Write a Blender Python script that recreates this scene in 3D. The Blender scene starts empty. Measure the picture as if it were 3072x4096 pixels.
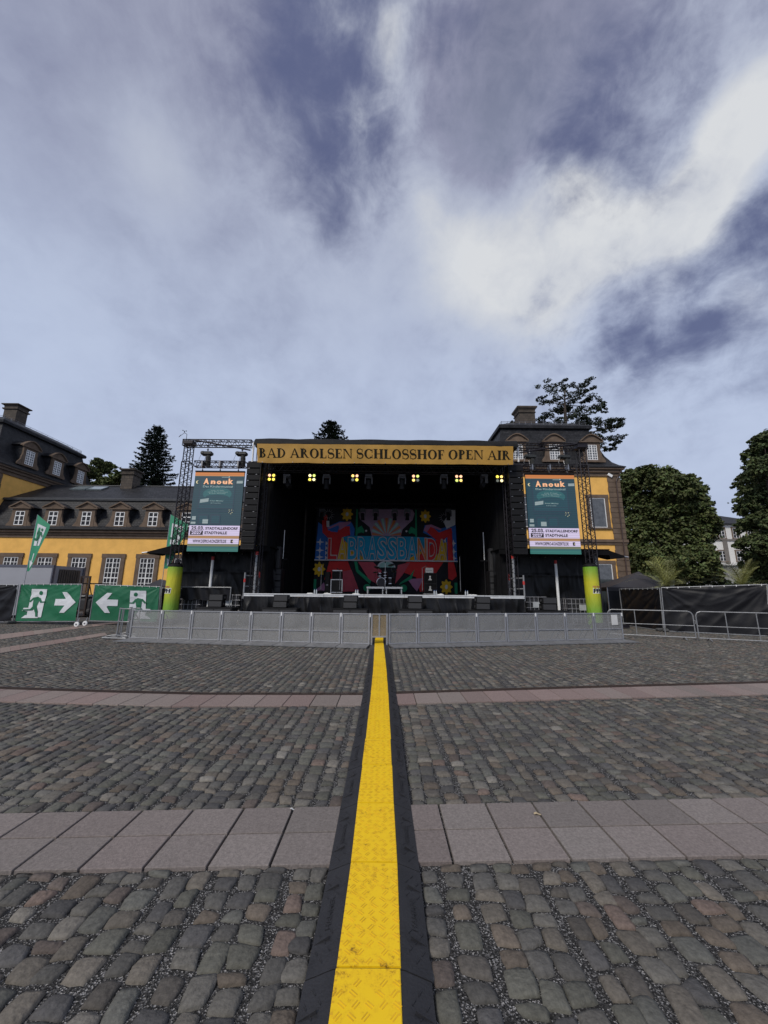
import bpy, math, random
import numpy as np
from mathutils import Vector, Matrix, noise as mnoise
random.seed(11); rng = np.random.default_rng(11)
R = math.radians; PI = math.pi
sc = bpy.context.scene; COL = sc.collection
sc.view_settings.view_transform = 'Standard'; sc.view_settings.look = 'None'
sc.view_settings.exposure = 0.4; sc.view_settings.gamma = 1.0

# ------------------------------------------------------------------ camera
CH = 1.75; TH = R(11.7); RO = 0.0096; FP = 1538.0
CAM = Vector((0, 0, CH))
_f = Vector((0, math.cos(TH), math.sin(TH))); _r = Vector((1, 0, 0)); _u = Vector((0, -math.sin(TH), math.cos(TH)))
RIGHT = _r * math.cos(RO) + _u * math.sin(RO); UP = -_r * math.sin(RO) + _u * math.cos(RO)
cam = bpy.data.cameras.new('camera'); cam.sensor_fit = 'HORIZONTAL'; cam.sensor_width = 36.0
cam.lens = FP / 3072 * 36.0; cam.clip_end = 2000; cam.clip_start = 0.05
camo = bpy.data.objects.new('camera', cam); COL.objects.link(camo)
M = Matrix((RIGHT, UP, -_f)).transposed().to_4x4(); M.translation = CAM
camo.matrix_world = M; sc.camera = camo

def ray(px, py):
    d = _f + RIGHT * ((px - 1536) / FP) + UP * ((2048 - py) / FP)
    return d
def at(px, py, Y):                       # photograph pixel -> real point at distance Y in front of the camera
    d = ray(px, py); return CAM + d * (Y / d.y)
def gnd(px, py, z=0.0):
    d = ray(px, py); return CAM + d * ((z - CH) / d.z)
def X(px, py, Y): return at(px, py, Y).x
def Z(px, py, Y): return at(px, py, Y).z

# ------------------------------------------------------------------ materials
MATS = {}
def _nodes(name):
    m = bpy.data.materials.new(name); m.use_nodes = True
    nt = m.node_tree; b = nt.nodes['Principled BSDF']
    return m, nt, b
def pm(name, col, rough=.6, metal=0., var=.12, scale=3., bump=0., bscale=30., spec=.5, detail=4, stretch=None, hue=None):
    if name in MATS: return MATS[name]
    m, nt, b = _nodes(name); N = nt.nodes; L = nt.links
    tc = N.new('ShaderNodeTexCoord'); src = tc.outputs['Object']
    if stretch:
        mp = N.new('ShaderNodeMapping'); mp.inputs['Scale'].default_value = stretch
        L.new(src, mp.inputs['Vector']); src = mp.outputs[0]
    nz = N.new('ShaderNodeTexNoise'); nz.inputs['Scale'].default_value = scale; nz.inputs['Detail'].default_value = detail
    nz.inputs['Roughness'].default_value = .62; L.new(src, nz.inputs['Vector'])
    cr = N.new('ShaderNodeValToRGB'); e = cr.color_ramp.elements
    c2 = hue if hue else col
    e[0].position = .28; e[1].position = .72
    e[0].color = tuple(max(0, c * (1 - var)) for c in col) + (1,)
    e[1].color = tuple(min(1, c * (1 + var)) for c in c2) + (1,)
    L.new(nz.outputs['Fac'], cr.inputs['Fac']); L.new(cr.outputs['Color'], b.inputs['Base Color'])
    b.inputs['Roughness'].default_value = rough; b.inputs['Metallic'].default_value = metal
    b.inputs['Specular IOR Level'].default_value = spec
    if bump:
        n2 = N.new('ShaderNodeTexNoise'); n2.inputs['Scale'].default_value = bscale; n2.inputs['Detail'].default_value = 5
        L.new(src, n2.inputs['Vector'])
        bp = N.new('ShaderNodeBump'); bp.inputs['Strength'].default_value = bump; bp.inputs['Distance'].default_value = .02
        L.new(n2.outputs['Fac'], bp.inputs['Height']); L.new(bp.outputs['Normal'], b.inputs['Normal'])
    MATS[name] = m; return m
def attr_mat(name, rough=.85, var=.25, scale=25., bump=.3, bscale=60., spec=.3, trans=0.):
    if name in MATS: return MATS[name]
    m, nt, b = _nodes(name); N = nt.nodes; L = nt.links
    at_ = N.new('ShaderNodeAttribute'); at_.attribute_name = 'Col'
    tc = N.new('ShaderNodeTexCoord')
    nz = N.new('ShaderNodeTexNoise'); nz.inputs['Scale'].default_value = scale; nz.inputs['Detail'].default_value = 6
    nz.inputs['Roughness'].default_value = .7
    L.new(tc.outputs['Object'], nz.inputs['Vector'])
    mr = N.new('ShaderNodeMapRange'); mr.inputs[1].default_value = .25; mr.inputs[2].default_value = .75
    mr.inputs[3].default_value = 1 - var; mr.inputs[4].default_value = 1 + var; L.new(nz.outputs['Fac'], mr.inputs[0])
    vm = N.new('ShaderNodeVectorMath'); vm.operation = 'SCALE'
    L.new(at_.outputs['Color'], vm.inputs[0]); L.new(mr.outputs[0], vm.inputs['Scale'])
    L.new(vm.outputs[0], b.inputs['Base Color'])
    b.inputs['Roughness'].default_value = rough; b.inputs['Specular IOR Level'].default_value = spec
    if bump:
        n2 = N.new('ShaderNodeTexNoise'); n2.inputs['Scale'].default_value = bscale; n2.inputs['Detail'].default_value = 6
        L.new(tc.outputs['Object'], n2.inputs['Vector'])
        bp = N.new('ShaderNodeBump'); bp.inputs['Strength'].default_value = bump; bp.inputs['Distance'].default_value = .01
        L.new(n2.outputs['Fac'], bp.inputs['Height']); L.new(bp.outputs['Normal'], b.inputs['Normal'])
    MATS[name] = m; return m
def glow(name, col, strength):
    if name in MATS: return MATS[name]
    m, nt, b = _nodes(name)
    b.inputs['Base Color'].default_value = tuple(c * .15 for c in col) + (1,); b.inputs['Roughness'].default_value = .5
    b.inputs['Emission Color'].default_value = tuple(col) + (1,); b.inputs['Emission Strength'].default_value = strength
    MATS[name] = m; return m
def lcd(name, col, s=.55, bands=.16):    # LED wall pixels: emits, with the fine row banding of the panels
    if name in MATS: return MATS[name]
    m, nt, b = _nodes(name); N = nt.nodes; L = nt.links
    tc = N.new('ShaderNodeTexCoord'); sp = N.new('ShaderNodeSeparateXYZ'); L.new(tc.outputs['Object'], sp.inputs[0])
    w = N.new('ShaderNodeMath'); w.operation = 'MULTIPLY'; w.inputs[1].default_value = 62; L.new(sp.outputs['Z'], w.inputs[0])
    sn = N.new('ShaderNodeMath'); sn.operation = 'SINE'; L.new(w.outputs[0], sn.inputs[0])
    mr = N.new('ShaderNodeMapRange'); mr.inputs[1].default_value = -1; mr.inputs[2].default_value = 1
    mr.inputs[3].default_value = s * (1 - bands); mr.inputs[4].default_value = s * (1 + bands); L.new(sn.outputs[0], mr.inputs[0])
    b.inputs['Base Color'].default_value = tuple(c * .08 + .01 for c in col) + (1,); b.inputs['Roughness'].default_value = .6
    b.inputs['Emission Color'].default_value = tuple(col) + (1,); L.new(mr.outputs[0], b.inputs['Emission Strength'])
    MATS[name] = m; return m
def mesh_mat(name, col, alpha):
    if name in MATS: return MATS[name]
    m, nt, b = _nodes(name); N = nt.nodes; L = nt.links
    tc = N.new('ShaderNodeTexCoord'); nz = N.new('ShaderNodeTexNoise'); nz.inputs['Scale'].default_value = 2.5; nz.inputs['Detail'].default_value = 5
    L.new(tc.outputs['Object'], nz.inputs['Vector'])
    mr = N.new('ShaderNodeMapRange'); mr.inputs[1].default_value = .3; mr.inputs[2].default_value = .7
    mr.inputs[3].default_value = alpha - .07; mr.inputs[4].default_value = alpha + .07; L.new(nz.outputs['Fac'], mr.inputs[0])
    b.inputs['Base Color'].default_value = col + (1,); b.inputs['Roughness'].default_value = .55; b.inputs['Metallic'].default_value = .3
    L.new(mr.outputs[0], b.inputs['Alpha'])
    MATS[name] = m; return m
def brick_mat(name, c1, c2, mortar, rw, rh, rough=.8, bump=.5, ms=.02, offset=.5, vec='XZ', mottle=.25, spec=.35):
    if name in MATS: return MATS[name]
    m, nt, b = _nodes(name); N = nt.nodes; L = nt.links
    tc = N.new('ShaderNodeTexCoord'); sp = N.new('ShaderNodeSeparateXYZ'); L.new(tc.outputs['Object'], sp.inputs[0])
    cb = N.new('ShaderNodeCombineXYZ')
    if vec == 'XZ':
        ad = N.new('ShaderNodeMath'); ad.operation = 'ADD'; L.new(sp.outputs['X'], ad.inputs[0]); L.new(sp.outputs['Y'], ad.inputs[1])
        L.new(ad.outputs[0], cb.inputs[0]); L.new(sp.outputs['Z'], cb.inputs[1])
    else:
        L.new(sp.outputs['X'], cb.inputs[0]); L.new(sp.outputs['Y'], cb.inputs[1])
    bk = N.new('ShaderNodeTexBrick'); bk.inputs['Scale'].default_value = 1; bk.inputs['Brick Width'].default_value = rw
    bk.inputs['Row Height'].default_value = rh; bk.inputs['Mortar Size'].default_value = ms; bk.offset = offset
    bk.inputs['Color1'].default_value = c1 + (1,); bk.inputs['Color2'].default_value = c2 + (1,); bk.inputs['Mortar'].default_value = mortar + (1,)
    L.new(cb.outputs[0], bk.inputs['Vector'])
    nz = N.new('ShaderNodeTexNoise'); nz.inputs['Scale'].default_value = 1.6; nz.inputs['Detail'].default_value = 8; nz.inputs['Roughness'].default_value = .7
    L.new(tc.outputs['Object'], nz.inputs['Vector'])
    mr = N.new('ShaderNodeMapRange'); mr.inputs[1].default_value = .3; mr.inputs[2].default_value = .7; mr.inputs[3].default_value = 1 - mottle; mr.inputs[4].default_value = 1 + mottle
    L.new(nz.outputs['Fac'], mr.inputs[0])
    vm = N.new('ShaderNodeVectorMath'); vm.operation = 'SCALE'; L.new(bk.outputs['Color'], vm.inputs[0]); L.new(mr.outputs[0], vm.inputs['Scale'])
    L.new(vm.outputs[0], b.inputs['Base Color']); b.inputs['Roughness'].default_value = rough; b.inputs['Specular IOR Level'].default_value = spec
    bp = N.new('ShaderNodeBump'); bp.inputs['Strength'].default_value = bump; bp.inputs['Distance'].default_value = .03
    iv = N.new('ShaderNodeMath'); iv.operation = 'SUBTRACT'; iv.inputs[0].default_value = 1; L.new(bk.outputs['Fac'], iv.inputs[1])
    L.new(iv.outputs[0], bp.inputs['Height']); L.new(bp.outputs['Normal'], b.inputs['Normal'])
    MATS[name] = m; return m

BLK = pm('black_powder_coat', (.009, .009, .010), .6, var=.2, scale=6, spec=.18)
TRUSS = pm('black_truss_tube', (.012, .009, .013), .5, metal=.3, var=.2, scale=5)
CLOTH = pm('black_stage_cloth', (.008, .008, .009), .95, var=.3, scale=3, spec=.1)
TARP = pm('black_plastic_tarp', (.008, .008, .009), .40, var=.3, scale=2, bump=.25, bscale=16, spec=.28)
FTARP = pm('black_fence_fabric', (.006, .006, .008), .5, var=.3, scale=2, bump=.2, bscale=12, spec=.28)
ALU = pm('aluminium', (.42, .42, .43), .42, metal=.75, var=.15, scale=8)
GALV = pm('galvanised_steel', (.25, .255, .265), .5, metal=.4, var=.18, scale=10)
WHITE = pm('white_paint', (.75, .75, .74), .5, var=.06, scale=4)
EDGEW = pm('pale_deck_edge', (.55, .56, .57), .5, var=.15, scale=5)
RED = pm('red_paint', (.45, .03, .025), .5, var=.15)
STEEL = pm('worn_steel', (.25, .25, .26), .4, metal=.8, var=.2)
CHROME = pm('chrome', (.7, .7, .72), .15, metal=1., var=.05)
LENS = pm('dark_glass', (.01, .01, .012), .1, var=.1)
YWALL = pm('ochre_render', (.80, .455, .12), .85, var=.13, scale=1.1, bump=.25, bscale=45, spec=.2, detail=8)
STONE = pm('brown_sandstone', (.135, .098, .072), .85, var=.28, scale=1.7, bump=.5, bscale=14, spec=.2, detail=8)
STONEB = brick_mat('sandstone_blocks', (.15, .11, .08), (.115, .085, .066), (.05, .04, .033), 1.15, .42, ms=.014, bump=.7)
SLATE = brick_mat('slate_shingles', (.019, .0195, .022), (.033, .033, .036), (.008, .008, .009), .34, .21, rough=.55, ms=.014, bump=.8, mottle=.5, spec=.22)
LEAD = pm('lead_flashing', (.055, .057, .06), .55, metal=.3, var=.25)
PANE = pm('window_glass', (.018, .017, .017), .12, var=.5, scale=.9, spec=.35)
PANEL = pm('curtained_glass', (.085, .09, .095), .12, var=.45, scale=2.2, spec=.8)
CHIM = brick_mat('chimney_stone', (.085, .067, .052), (.06, .049, .04), (.04, .035, .03), .55, .33, ms=.015, bump=.6, mottle=.35)

# ------------------------------------------------------------------ mesh building
class MB:
    def __init__(s): s.v = []; s.f = []; s.mi = []; s.k = 0; s.sm = []; s.smooth = False
    def add(s, vs, fs):
        b = len(s.v); s.v.extend([tuple(v) for v in vs])
        for f in fs: s.f.append(tuple(b + i for i in f)); s.mi.append(s.k); s.sm.append(s.smooth)
        return s
    def box(s, x0, x1, y0, y1, z0, z1):
        x0, x1 = sorted((x0, x1)); y0, y1 = sorted((y0, y1)); z0, z1 = sorted((z0, z1))
        return s.add([(x0, y0, z0), (x1, y0, z0), (x1, y1, z0), (x0, y1, z0), (x0, y0, z1), (x1, y0, z1), (x1, y1, z1), (x0, y1, z1)],
                     [(0, 3, 2, 1), (4, 5, 6, 7), (0, 1, 5, 4), (1, 2, 6, 5), (2, 3, 7, 6), (3, 0, 4, 7)])
    def fbox(s, F, u0, u1, d0, d1, v0, v1):      # box in a facade frame: u along, d outward, v up
        P = [F(u, d, v) for v in (v0, v1) for (u, d) in ((u0, d1), (u1, d1), (u1, d0), (u0, d0))]
        return s.add(P, [(0, 3, 2, 1), (4, 5, 6, 7), (0, 1, 5, 4), (1, 2, 6, 5), (2, 3, 7, 6), (3, 0, 4, 7)])
    def cbox(s, c, sx, sy, sz, rz=0., rx=0., ry=0., bev=0.):
        m = Matrix.Rotation(rz, 3, 'Z') @ Matrix.Rotation(ry, 3, 'Y') @ Matrix.Rotation(rx, 3, 'X')
        c = Vector(c)
        if bev <= 0:
            vs = [c + m @ Vector((sx * a / 2, sy * b_ / 2, sz * d / 2)) for d in (-1, 1) for a, b_ in ((-1, -1), (1, -1), (1, 1), (-1, 1))]
            return s.add(vs, [(0, 3, 2, 1), (4, 5, 6, 7), (0, 1, 5, 4), (1, 2, 6, 5), (2, 3, 7, 6), (3, 0, 4, 7)])
        rings = []
        for z, i in ((-sz / 2, bev), (-sz / 2 + bev, 0), (sz / 2 - bev, 0), (sz / 2, bev)):
            a, b_ = sx / 2 - i, sy / 2 - i; q = bev * .8 if i == 0 else bev * .4
            rings.append([(-a + q, -b_), (a - q, -b_), (a, -b_ + q), (a, b_ - q), (a - q, b_), (-a + q, b_), (-a, b_ - q), (-a, -b_ + q)])
            rings[-1] = [c + m @ Vector((p[0], p[1], z)) for p in rings[-1]]
        return s.loft(rings)
    def loft(s, rings, cap=True):
        n = len(rings[0]); vs = [p for r in rings for p in r]; fs = []
        for k in range(len(rings) - 1):
            for i in range(n):
                j = (i + 1) % n; fs.append((k * n + i, k * n + j, (k + 1) * n + j, (k + 1) * n + i))
        if cap: fs.append(tuple(range(n - 1, -1, -1))); fs.append(tuple((len(rings) - 1) * n + i for i in range(n)))
        return s.add(vs, fs)
    def tube(s, a, b, r, n=6, r2=None):
        a = Vector(a); b = Vector(b); d = (b - a)
        if d.length < 1e-6: return s
        d.normalize(); h = Vector((0, 0, 1)) if abs(d.z) < .9 else Vector((1, 0, 0))
        p = d.cross(h).normalized(); q = d.cross(p); r2 = r if r2 is None else r2
        rings = [[c + (p * math.cos(2 * PI * i / n) + q * math.sin(2 * PI * i / n)) * rr for i in range(n)] for c, rr in ((a, r), (b, r2))]
        return s.loft(rings)
    def path(s, pts, r, n=6, closed=False):
        pts = [Vector(p) for p in pts]
        for i in range(len(pts) - 1): s.tube(pts[i], pts[i + 1], r, n)
        if closed: s.tube(pts[-1], pts[0], r, n)
        return s
    def lathe(s, prof, c=(0, 0, 0), n=16, axis='Z', cap=True):
        c = Vector(c); rings = []
        for r, z in prof:
            rg = []
            for i in range(n):
                a = 2 * PI * i / n; x, y = r * math.cos(a), r * math.sin(a)
                p = Vector((x, y, z)) if axis == 'Z' else (Vector((x, z, -y)) if axis == 'Y' else Vector((z, x, y)))
                rg.append(c + p)
            rings.append(rg)
        return s.loft(rings, cap)
    def slab(s, pts, vec):                       # extruded polygon
        pts = [Vector(p) for p in pts]; vec = Vector(vec); n = len(pts)
        fs = [tuple(range(n)), tuple(range(2 * n - 1, n - 1, -1))]
        for i in range(n): j = (i + 1) % n; fs.append((i, n + i, n + j, j))
        return s.add(pts + [p + vec for p in pts], fs)
    def flat(s, pts2, O, Rv, Uv, d=0., Nv=(0, -1, 0)):
        O = Vector(O) + Vector(Nv) * d; Rv = Vector(Rv); Uv = Vector(Uv)
        return s.add([O + Rv * x + Uv * y for x, y in pts2], [tuple(range(len(pts2)))])
    def grid(s, fn, nu, nv):
        vs = [fn(i / nu, j / nv) for j in range(nv + 1) for i in range(nu + 1)]
        fs = [(j * (nu + 1) + i, j * (nu + 1) + i + 1, (j + 1) * (nu + 1) + i + 1, (j + 1) * (nu + 1) + i) for j in range(nv) for i in range(nu)]
        o = s.smooth; s.smooth = True; s.add(vs, fs); s.smooth = o; return s
    def ball(s, c, rx, ry=None, rz=None, n=10, m_=6):
        ry = rx if ry is None else ry; rz = rx if rz is None else rz; c = Vector(c)
        rings = []
        for k in range(m_ + 1):
            t = PI * (k / m_) * .98 + .02
            rings.append([c + Vector((rx * math.sin(t) * math.cos(2 * PI * i / n), ry * math.sin(t) * math.sin(2 * PI * i / n), -rz * math.cos(t))) for i in range(n)])
        return s.loft(rings)
    def build(s, name, mat, parent=None, smooth=None):
        off = Vector((0, 0, 0)); p = parent
        while p is not None: off += p.location; p = p.parent
        me = bpy.data.meshes.new(name)
        me.from_pydata([(v[0] - off.x, v[1] - off.y, v[2] - off.z) for v in s.v], [], s.f)
        mats = mat if isinstance(mat, (list, tuple)) else [mat]
        for m in mats: me.materials.append(m)
        me.polygons.foreach_set('material_index', s.mi)
        me.polygons.foreach_set('use_smooth', s.sm if smooth is None else [smooth] * len(s.f))
        me.update()
        o = bpy.data.objects.new(name, me); COL.objects.link(o)
        if parent is not None: o.parent = parent
        return o
def tag(o, label, cat=None, group=None, kind=None):
    o['label'] = label
    if cat: o['category'] = cat
    if group: o['group'] = group
    if kind: o['kind'] = kind
    return o
def thing(name, loc, label, cat, group=None):
    o = bpy.data.objects.new(name, None); COL.objects.link(o); o.location = loc
    o.empty_display_size = .3
    return tag(o, label, cat, group)
def dup(root, loc, label=None, rz=None):
    def cp(o, par):
        c = o.copy(); COL.objects.link(c)
        if par: c.parent = par
        for ch in KIDS.get(o.name, []): cp(ch, c)
        return c
    KIDS = {}
    for o in COL.objects:
        if o.parent: KIDS.setdefault(o.parent.name, []).append(o)
    c = cp(root, None); c.location = loc
    if rz is not None: c.rotation_euler.z = rz
    if label: c['label'] = label
    return c
def fast_mesh(name, V, Fq, mat, parent=None, col=None, smooth=False):
    """V (n,3), Fq (m,k) all k-gons, col (m,3) colour per face"""
    off = Vector((0, 0, 0)); p = parent
    while p is not None: off += p.location; p = p.parent
    V = np.asarray(V, np.float32) - np.array(off, np.float32)
    Fq = np.asarray(Fq, np.int32); m, k = Fq.shape
    me = bpy.data.meshes.new(name)
    me.vertices.add(len(V)); me.vertices.foreach_set('co', V.ravel())
    me.loops.add(m * k); me.loops.foreach_set('vertex_index', Fq.ravel())
    me.polygons.add(m); me.polygons.foreach_set('loop_start', np.arange(0, m * k, k, dtype=np.int32))
    me.polygons.foreach_set('loop_total', np.full(m, k, np.int32))
    me.polygons.foreach_set('use_smooth', np.full(m, smooth, bool))
    me.materials.append(mat); me.update(calc_edges=True)
    if col is not None:
        a = me.color_attributes.new('Col', 'FLOAT_COLOR', 'CORNER')
        c = np.ones((m, k, 4), np.float32); c[:, :, :3] = np.asarray(col, np.float32)[:, None, :]
        a.data.foreach_set('color', c.ravel())
    o = bpy.data.objects.new(name, me); COL.objects.link(o)
    if parent is not None: o.parent = parent
    return o
def text2d(body, bold=0., spacing=1.):
    cu = bpy.data.curves.new('t', 'FONT'); cu.body = body; cu.offset = bold; cu.space_character = spacing; cu.resolution_u = 3
    o = bpy.data.objects.new('t', cu); COL.objects.link(o)
    bpy.context.view_layer.update()
    me = bpy.data.meshes.new_from_object(o.evaluated_get(bpy.context.evaluated_depsgraph_get()))
    V = np.array([v.co[:2] for v in me.vertices]); Fs = [tuple(p.vertices) for p in me.polygons]
    bpy.data.objects.remove(o); bpy.data.curves.remove(cu); bpy.data.meshes.remove(me)
    return V, Fs
def put_text(mb, body, O, Rv, Uv, w=None, h=None, d=.004, Nv=(0, -1, 0), bold=0., italic=0., fn=None, spacing=1.):
    """text with its bottom left corner at O, stretched to w x h"""
    V, Fs = text2d(body, bold, spacing)
    V = V - V.min(0); S = V.max(0)
    sy = h / S[1] if h else w / S[0]; sx = w / S[0] if w else sy
    O = Vector(O) + Vector(Nv) * d; Rv = Vector(Rv); Uv = Vector(Uv)
    pts = []
    for x, y in V:
        x = x * sx + italic * y * sy; y = y * sy
        if fn: x, y = fn(x, y)
        pts.append(O + Rv * x + Uv * y)
    mb.add(pts, Fs)
def truss(mb, a, b, w=.3, rc=.024, rb=.012, hint=(0, 1, 0), seg=None, cap=True):
    a = Vector(a); b = Vector(b); d = b - a; L = d.length; d.normalize()
    p = (Vector(hint) - d * d.dot(Vector(hint))).normalized(); q = d.cross(p)
    cs = [(p * i + q * j) * w / 2 for i, j in ((-1, -1), (1, -1), (1, 1), (-1, 1))]
    for c in cs: mb.tube(a + c, b + c, rc, 6)
    n = max(1, round(L / (seg or w * 1.15)))
    for k in range(n):
        s0 = a + d * (L * k / n); s1 = a + d * (L * (k + .5) / n); s2 = a + d * (L * (k + 1) / n)
        for i in range(4):
            c0, c1 = cs[i], cs[(i + 1) % 4]
            mb.tube(s0 + c0, s1 + c1, rb, 4); mb.tube(s1 + c1, s2 + c0, rb, 4)
    if cap:
        for e in (a, b):
            for i in range(4): mb.tube(e + cs[i], e + cs[(i + 1) % 4], rb * 1.3, 4)
class Fr:
    def __init__(s, O, Rv, Nv): s.O = Vector(O); s.R = Vector(Rv); s.N = Vector(Nv)
    def __call__(s, u, d, v): return s.O + s.R * u + s.N * d + Vector((0, 0, v))
ORD = ['first', 'second', 'third', 'fourth', 'fifth', 'sixth', 'seventh', 'eighth', 'ninth', 'tenth']

# ------------------------------------------------------------------ sky and sun
SUN_EL, SUN_AZ = 42., 215.      # the sun stands behind the camera to the left, veiled by cloud (azimuth clockwise from +Y)
w = bpy.data.worlds.new('World'); sc.world = w; w.use_nodes = True
nt = w.node_tree; N = nt.nodes; L = nt.links; N.clear()
def val(x):
    return x
def nm(op, a, b=None, c=None):
    n = N.new('ShaderNodeMath'); n.operation = op
    for i, x in enumerate((a, b, c)):
        if x is None: continue
        if isinstance(x, (int, float)): n.inputs[i].default_value = x
        else: L.new(x, n.inputs[i])
    return n.outputs[0]
def vmath(op, a, b=None, sc_=None):
    n = N.new('ShaderNodeVectorMath'); n.operation = op
    for i, x in enumerate((a, b)):
        if x is None: continue
        if isinstance(x, (tuple, list, Vector)): n.inputs[i].default_value = tuple(x)
        else: L.new(x, n.inputs[i])
    if sc_ is not None:
        if isinstance(sc_, (int, float)): n.inputs['Scale'].default_value = sc_
        else: L.new(sc_, n.inputs['Scale'])
    return n
def noise(vec, scale, detail=6, rough=.55, dist=0.):
    n = N.new('ShaderNodeTexNoise'); n.inputs['Scale'].default_value = scale; n.inputs['Detail'].default_value = detail
    n.inputs['Roughness'].default_value = rough; n.inputs['Distortion'].default_value = dist; L.new(vec, n.inputs['Vector']); return n
def smooth(x, a, b, lo=0., hi=1.):
    n = N.new('ShaderNodeMapRange'); n.interpolation_type = 'SMOOTHSTEP'; L.new(x, n.inputs[0])
    for i, q in enumerate((a, b, lo, hi)): n.inputs[i + 1].default_value = q
    return n.outputs[0]
def mix(f, a, b):
    n = N.new('ShaderNodeMix'); n.data_type = 'RGBA'
    if isinstance(f, (int, float)): n.inputs[0].default_value = f
    else: L.new(f, n.inputs[0])
    for i, x in ((6, a), (7, b)):
        if isinstance(x, (tuple, list)): n.inputs[i].default_value = tuple(x) + (1,)
        else: L.new(x, n.inputs[i])
    return n.outputs[2]
tc = N.new('ShaderNodeTexCoord'); dirv = vmath('NORMALIZE', tc.outputs['Generated']).outputs[0]
sep = N.new('ShaderNodeSeparateXYZ'); L.new(dirv, sep.inputs[0])
zz = nm('ADD', nm('MAXIMUM', sep.outputs['Z'], 0.0), 0.16)
cmb = N.new('ShaderNodeCombineXYZ'); L.new(nm('DIVIDE', sep.outputs['X'], zz), cmb.inputs[0]); L.new(nm('DIVIDE', sep.outputs['Y'], zz), cmb.inputs[1])
plane = cmb.outputs[0]                                    # the cloud layer, overhead
stre = vmath('MULTIPLY', plane, (1.0, .85, 1.)).outputs[0]
wn = noise(plane, 1.6, 5, .6)
warp = vmath('SCALE', vmath('SUBTRACT', wn.outputs['Color'], (.5, .5, .5)).outputs[0], None, .17).outputs[0]
dw = vmath('ADD', dirv, warp).outputs[0]
N1 = noise(stre, 1.7, 10, .56, .1).outputs['Fac']
N2 = noise(vmath('ADD', stre, (7.3, 2.1, 4.)).outputs[0], 3.6, 10, .6, .1).outputs['Fac']
N3 = noise(vmath('ADD', stre, (3.1, 9.7, 1.)).outputs[0], .8, 4, .5).outputs['Fac']
def blobs(lst):
    out = None
    for px, py, r, amp in lst:                            # centre as a direction in the sky (photo at 1659 px wide), radius, amount
        c = ray(px * 3072 / 1659, py * 3072 / 1659).normalized()
        d = vmath('DISTANCE', dw, c).outputs['Value']
        s = smooth(d, 0., r, amp, 0.)
        out = s if out is None else nm('ADD', out, s)
    return out
GAPS = blobs([(750, 60, .20, -.26), (735, 190, .18, -.40), (800, 310, .15, -.30), (640, 110, .18, -.18), (690, 400, .12, -.20), (1335, 305, .17, -.62), (1410, 335, .12, -.52), (1270, 230, .16, -.18), (1440, 270, .12, -.2),
              (1480, 140, .24, -.14), (1610, 50, .26, -.14), (1600, 500, .12, -.40), (1510, 715, .10, -.30), (1620, 755, .13, -.38), (1350, 770, .09, -.26), (1655, 570, .10, -.35), (1210, 735, .05, -.22), (1480, 590, .08, -.28),
              (130, 20, .22, -.16), (540, 240, .18, -.14), (990, 30, .07, -.22), (715, 480, .07, -.22), (1655, 450, .10, -.3)])
BRIGHT = blobs([(1110, 600, .24, .50), (1250, 500, .20, .44), (1010, 560, .20, .26), (1160, 690, .16, .22), (960, 440, .12, .22), (1230, 395, .10, .34), (1390, 510, .15, .46), (1515, 420, .11, .50), (1600, 310, .10, .50), (1655, 210, .10, .45), (1480, 470, .11, .2),
                (875, 30, .07, .20), (840, 130, .07, .20), (775, 265, .06, .26), (700, 70, .07, .22), (800, 60, .08, .10), (330, 335, .15, .26), (925, 410, .06, .2), (1590, 640, .08, .26), (1420, 655, .09, .18), (1640, 690, .07, .22)])
DARK = blobs([(1080, 230, .26, .22), (1030, 350, .15, .18), (1150, 110, .22, .18), (870, 745, .10, .12), (1060, 800, .12, .10), (400, 430, .16, .08), (120, 270, .13, .10), (470, 110, .30, .10), (60, 420, .1, .14), (1500, 140, .24, .18), (90, 60, .3, .12), (1190, 425, .07, .12), (1450, 400, .06, .15)])
DET = nm('MINIMUM', nm('ADD', blobs([(780, 170, .42, .75), (1420, 470, .62, .95)]), .30), 1.)
up = smooth(sep.outputs['Z'], .12, .55, .12, 1.)
NL = noise(dirv, 5.5, 9, .58, .4).outputs['Fac']
dtl = nm('ADD', nm('MULTIPLY', nm('ADD', nm('MULTIPLY', nm('SUBTRACT', N1, .5), 1.7), nm('MULTIPLY', nm('SUBTRACT', N2, .5), 1.3)), up), nm('MULTIPLY', nm('SUBTRACT', NL, .5), 1.25))
NF = noise(dirv, 15., 8, .62, .5).outputs['Fac']
dtl = nm('ADD', nm('MULTIPLY', dtl, DET), nm('MULTIPLY', nm('SUBTRACT', NF, .5), nm('MULTIPLY', DET, .75)))
GAPS = nm('MAXIMUM', GAPS, -.46)
BRIGHT = nm('MINIMUM', BRIGHT, .58)
cover = smooth(nm('ADD', nm('ADD', nm('ADD', GAPS, nm('MULTIPLY', BRIGHT, .6)), .72), dtl), -.05, .85)
bri = nm('ADD', nm('SUBTRACT', nm('ADD', BRIGHT, nm('ADD', .40, nm('MULTIPLY', nm('SUBTRACT', NF, .5), nm('MULTIPLY', DET, .42)))), DARK), nm('MULTIPLY', DET, nm('ADD', nm('MULTIPLY', nm('ADD', nm('MULTIPLY', nm('SUBTRACT', N2, .5), .8), nm('MULTIPLY', nm('SUBTRACT', N1, .5), .5)), up), nm('MULTIPLY', nm('SUBTRACT', NL, .5), .8))))
rmp = N.new('ShaderNodeValToRGB'); e = rmp.color_ramp.elements
e[0].position = 0.; e[0].color = (.125, .135, .200, 1); e[1].position = 1.; e[1].color = (.53, .54, .55, 1)
for p_, c_ in ((.22, (.185, .190, .268)), (.42, (.275, .295, .378)), (.62, (.36, .385, .455)), (.82, (.455, .47, .50))):
    x_ = e.new(p_); x_.color = c_ + (1,)
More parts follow.
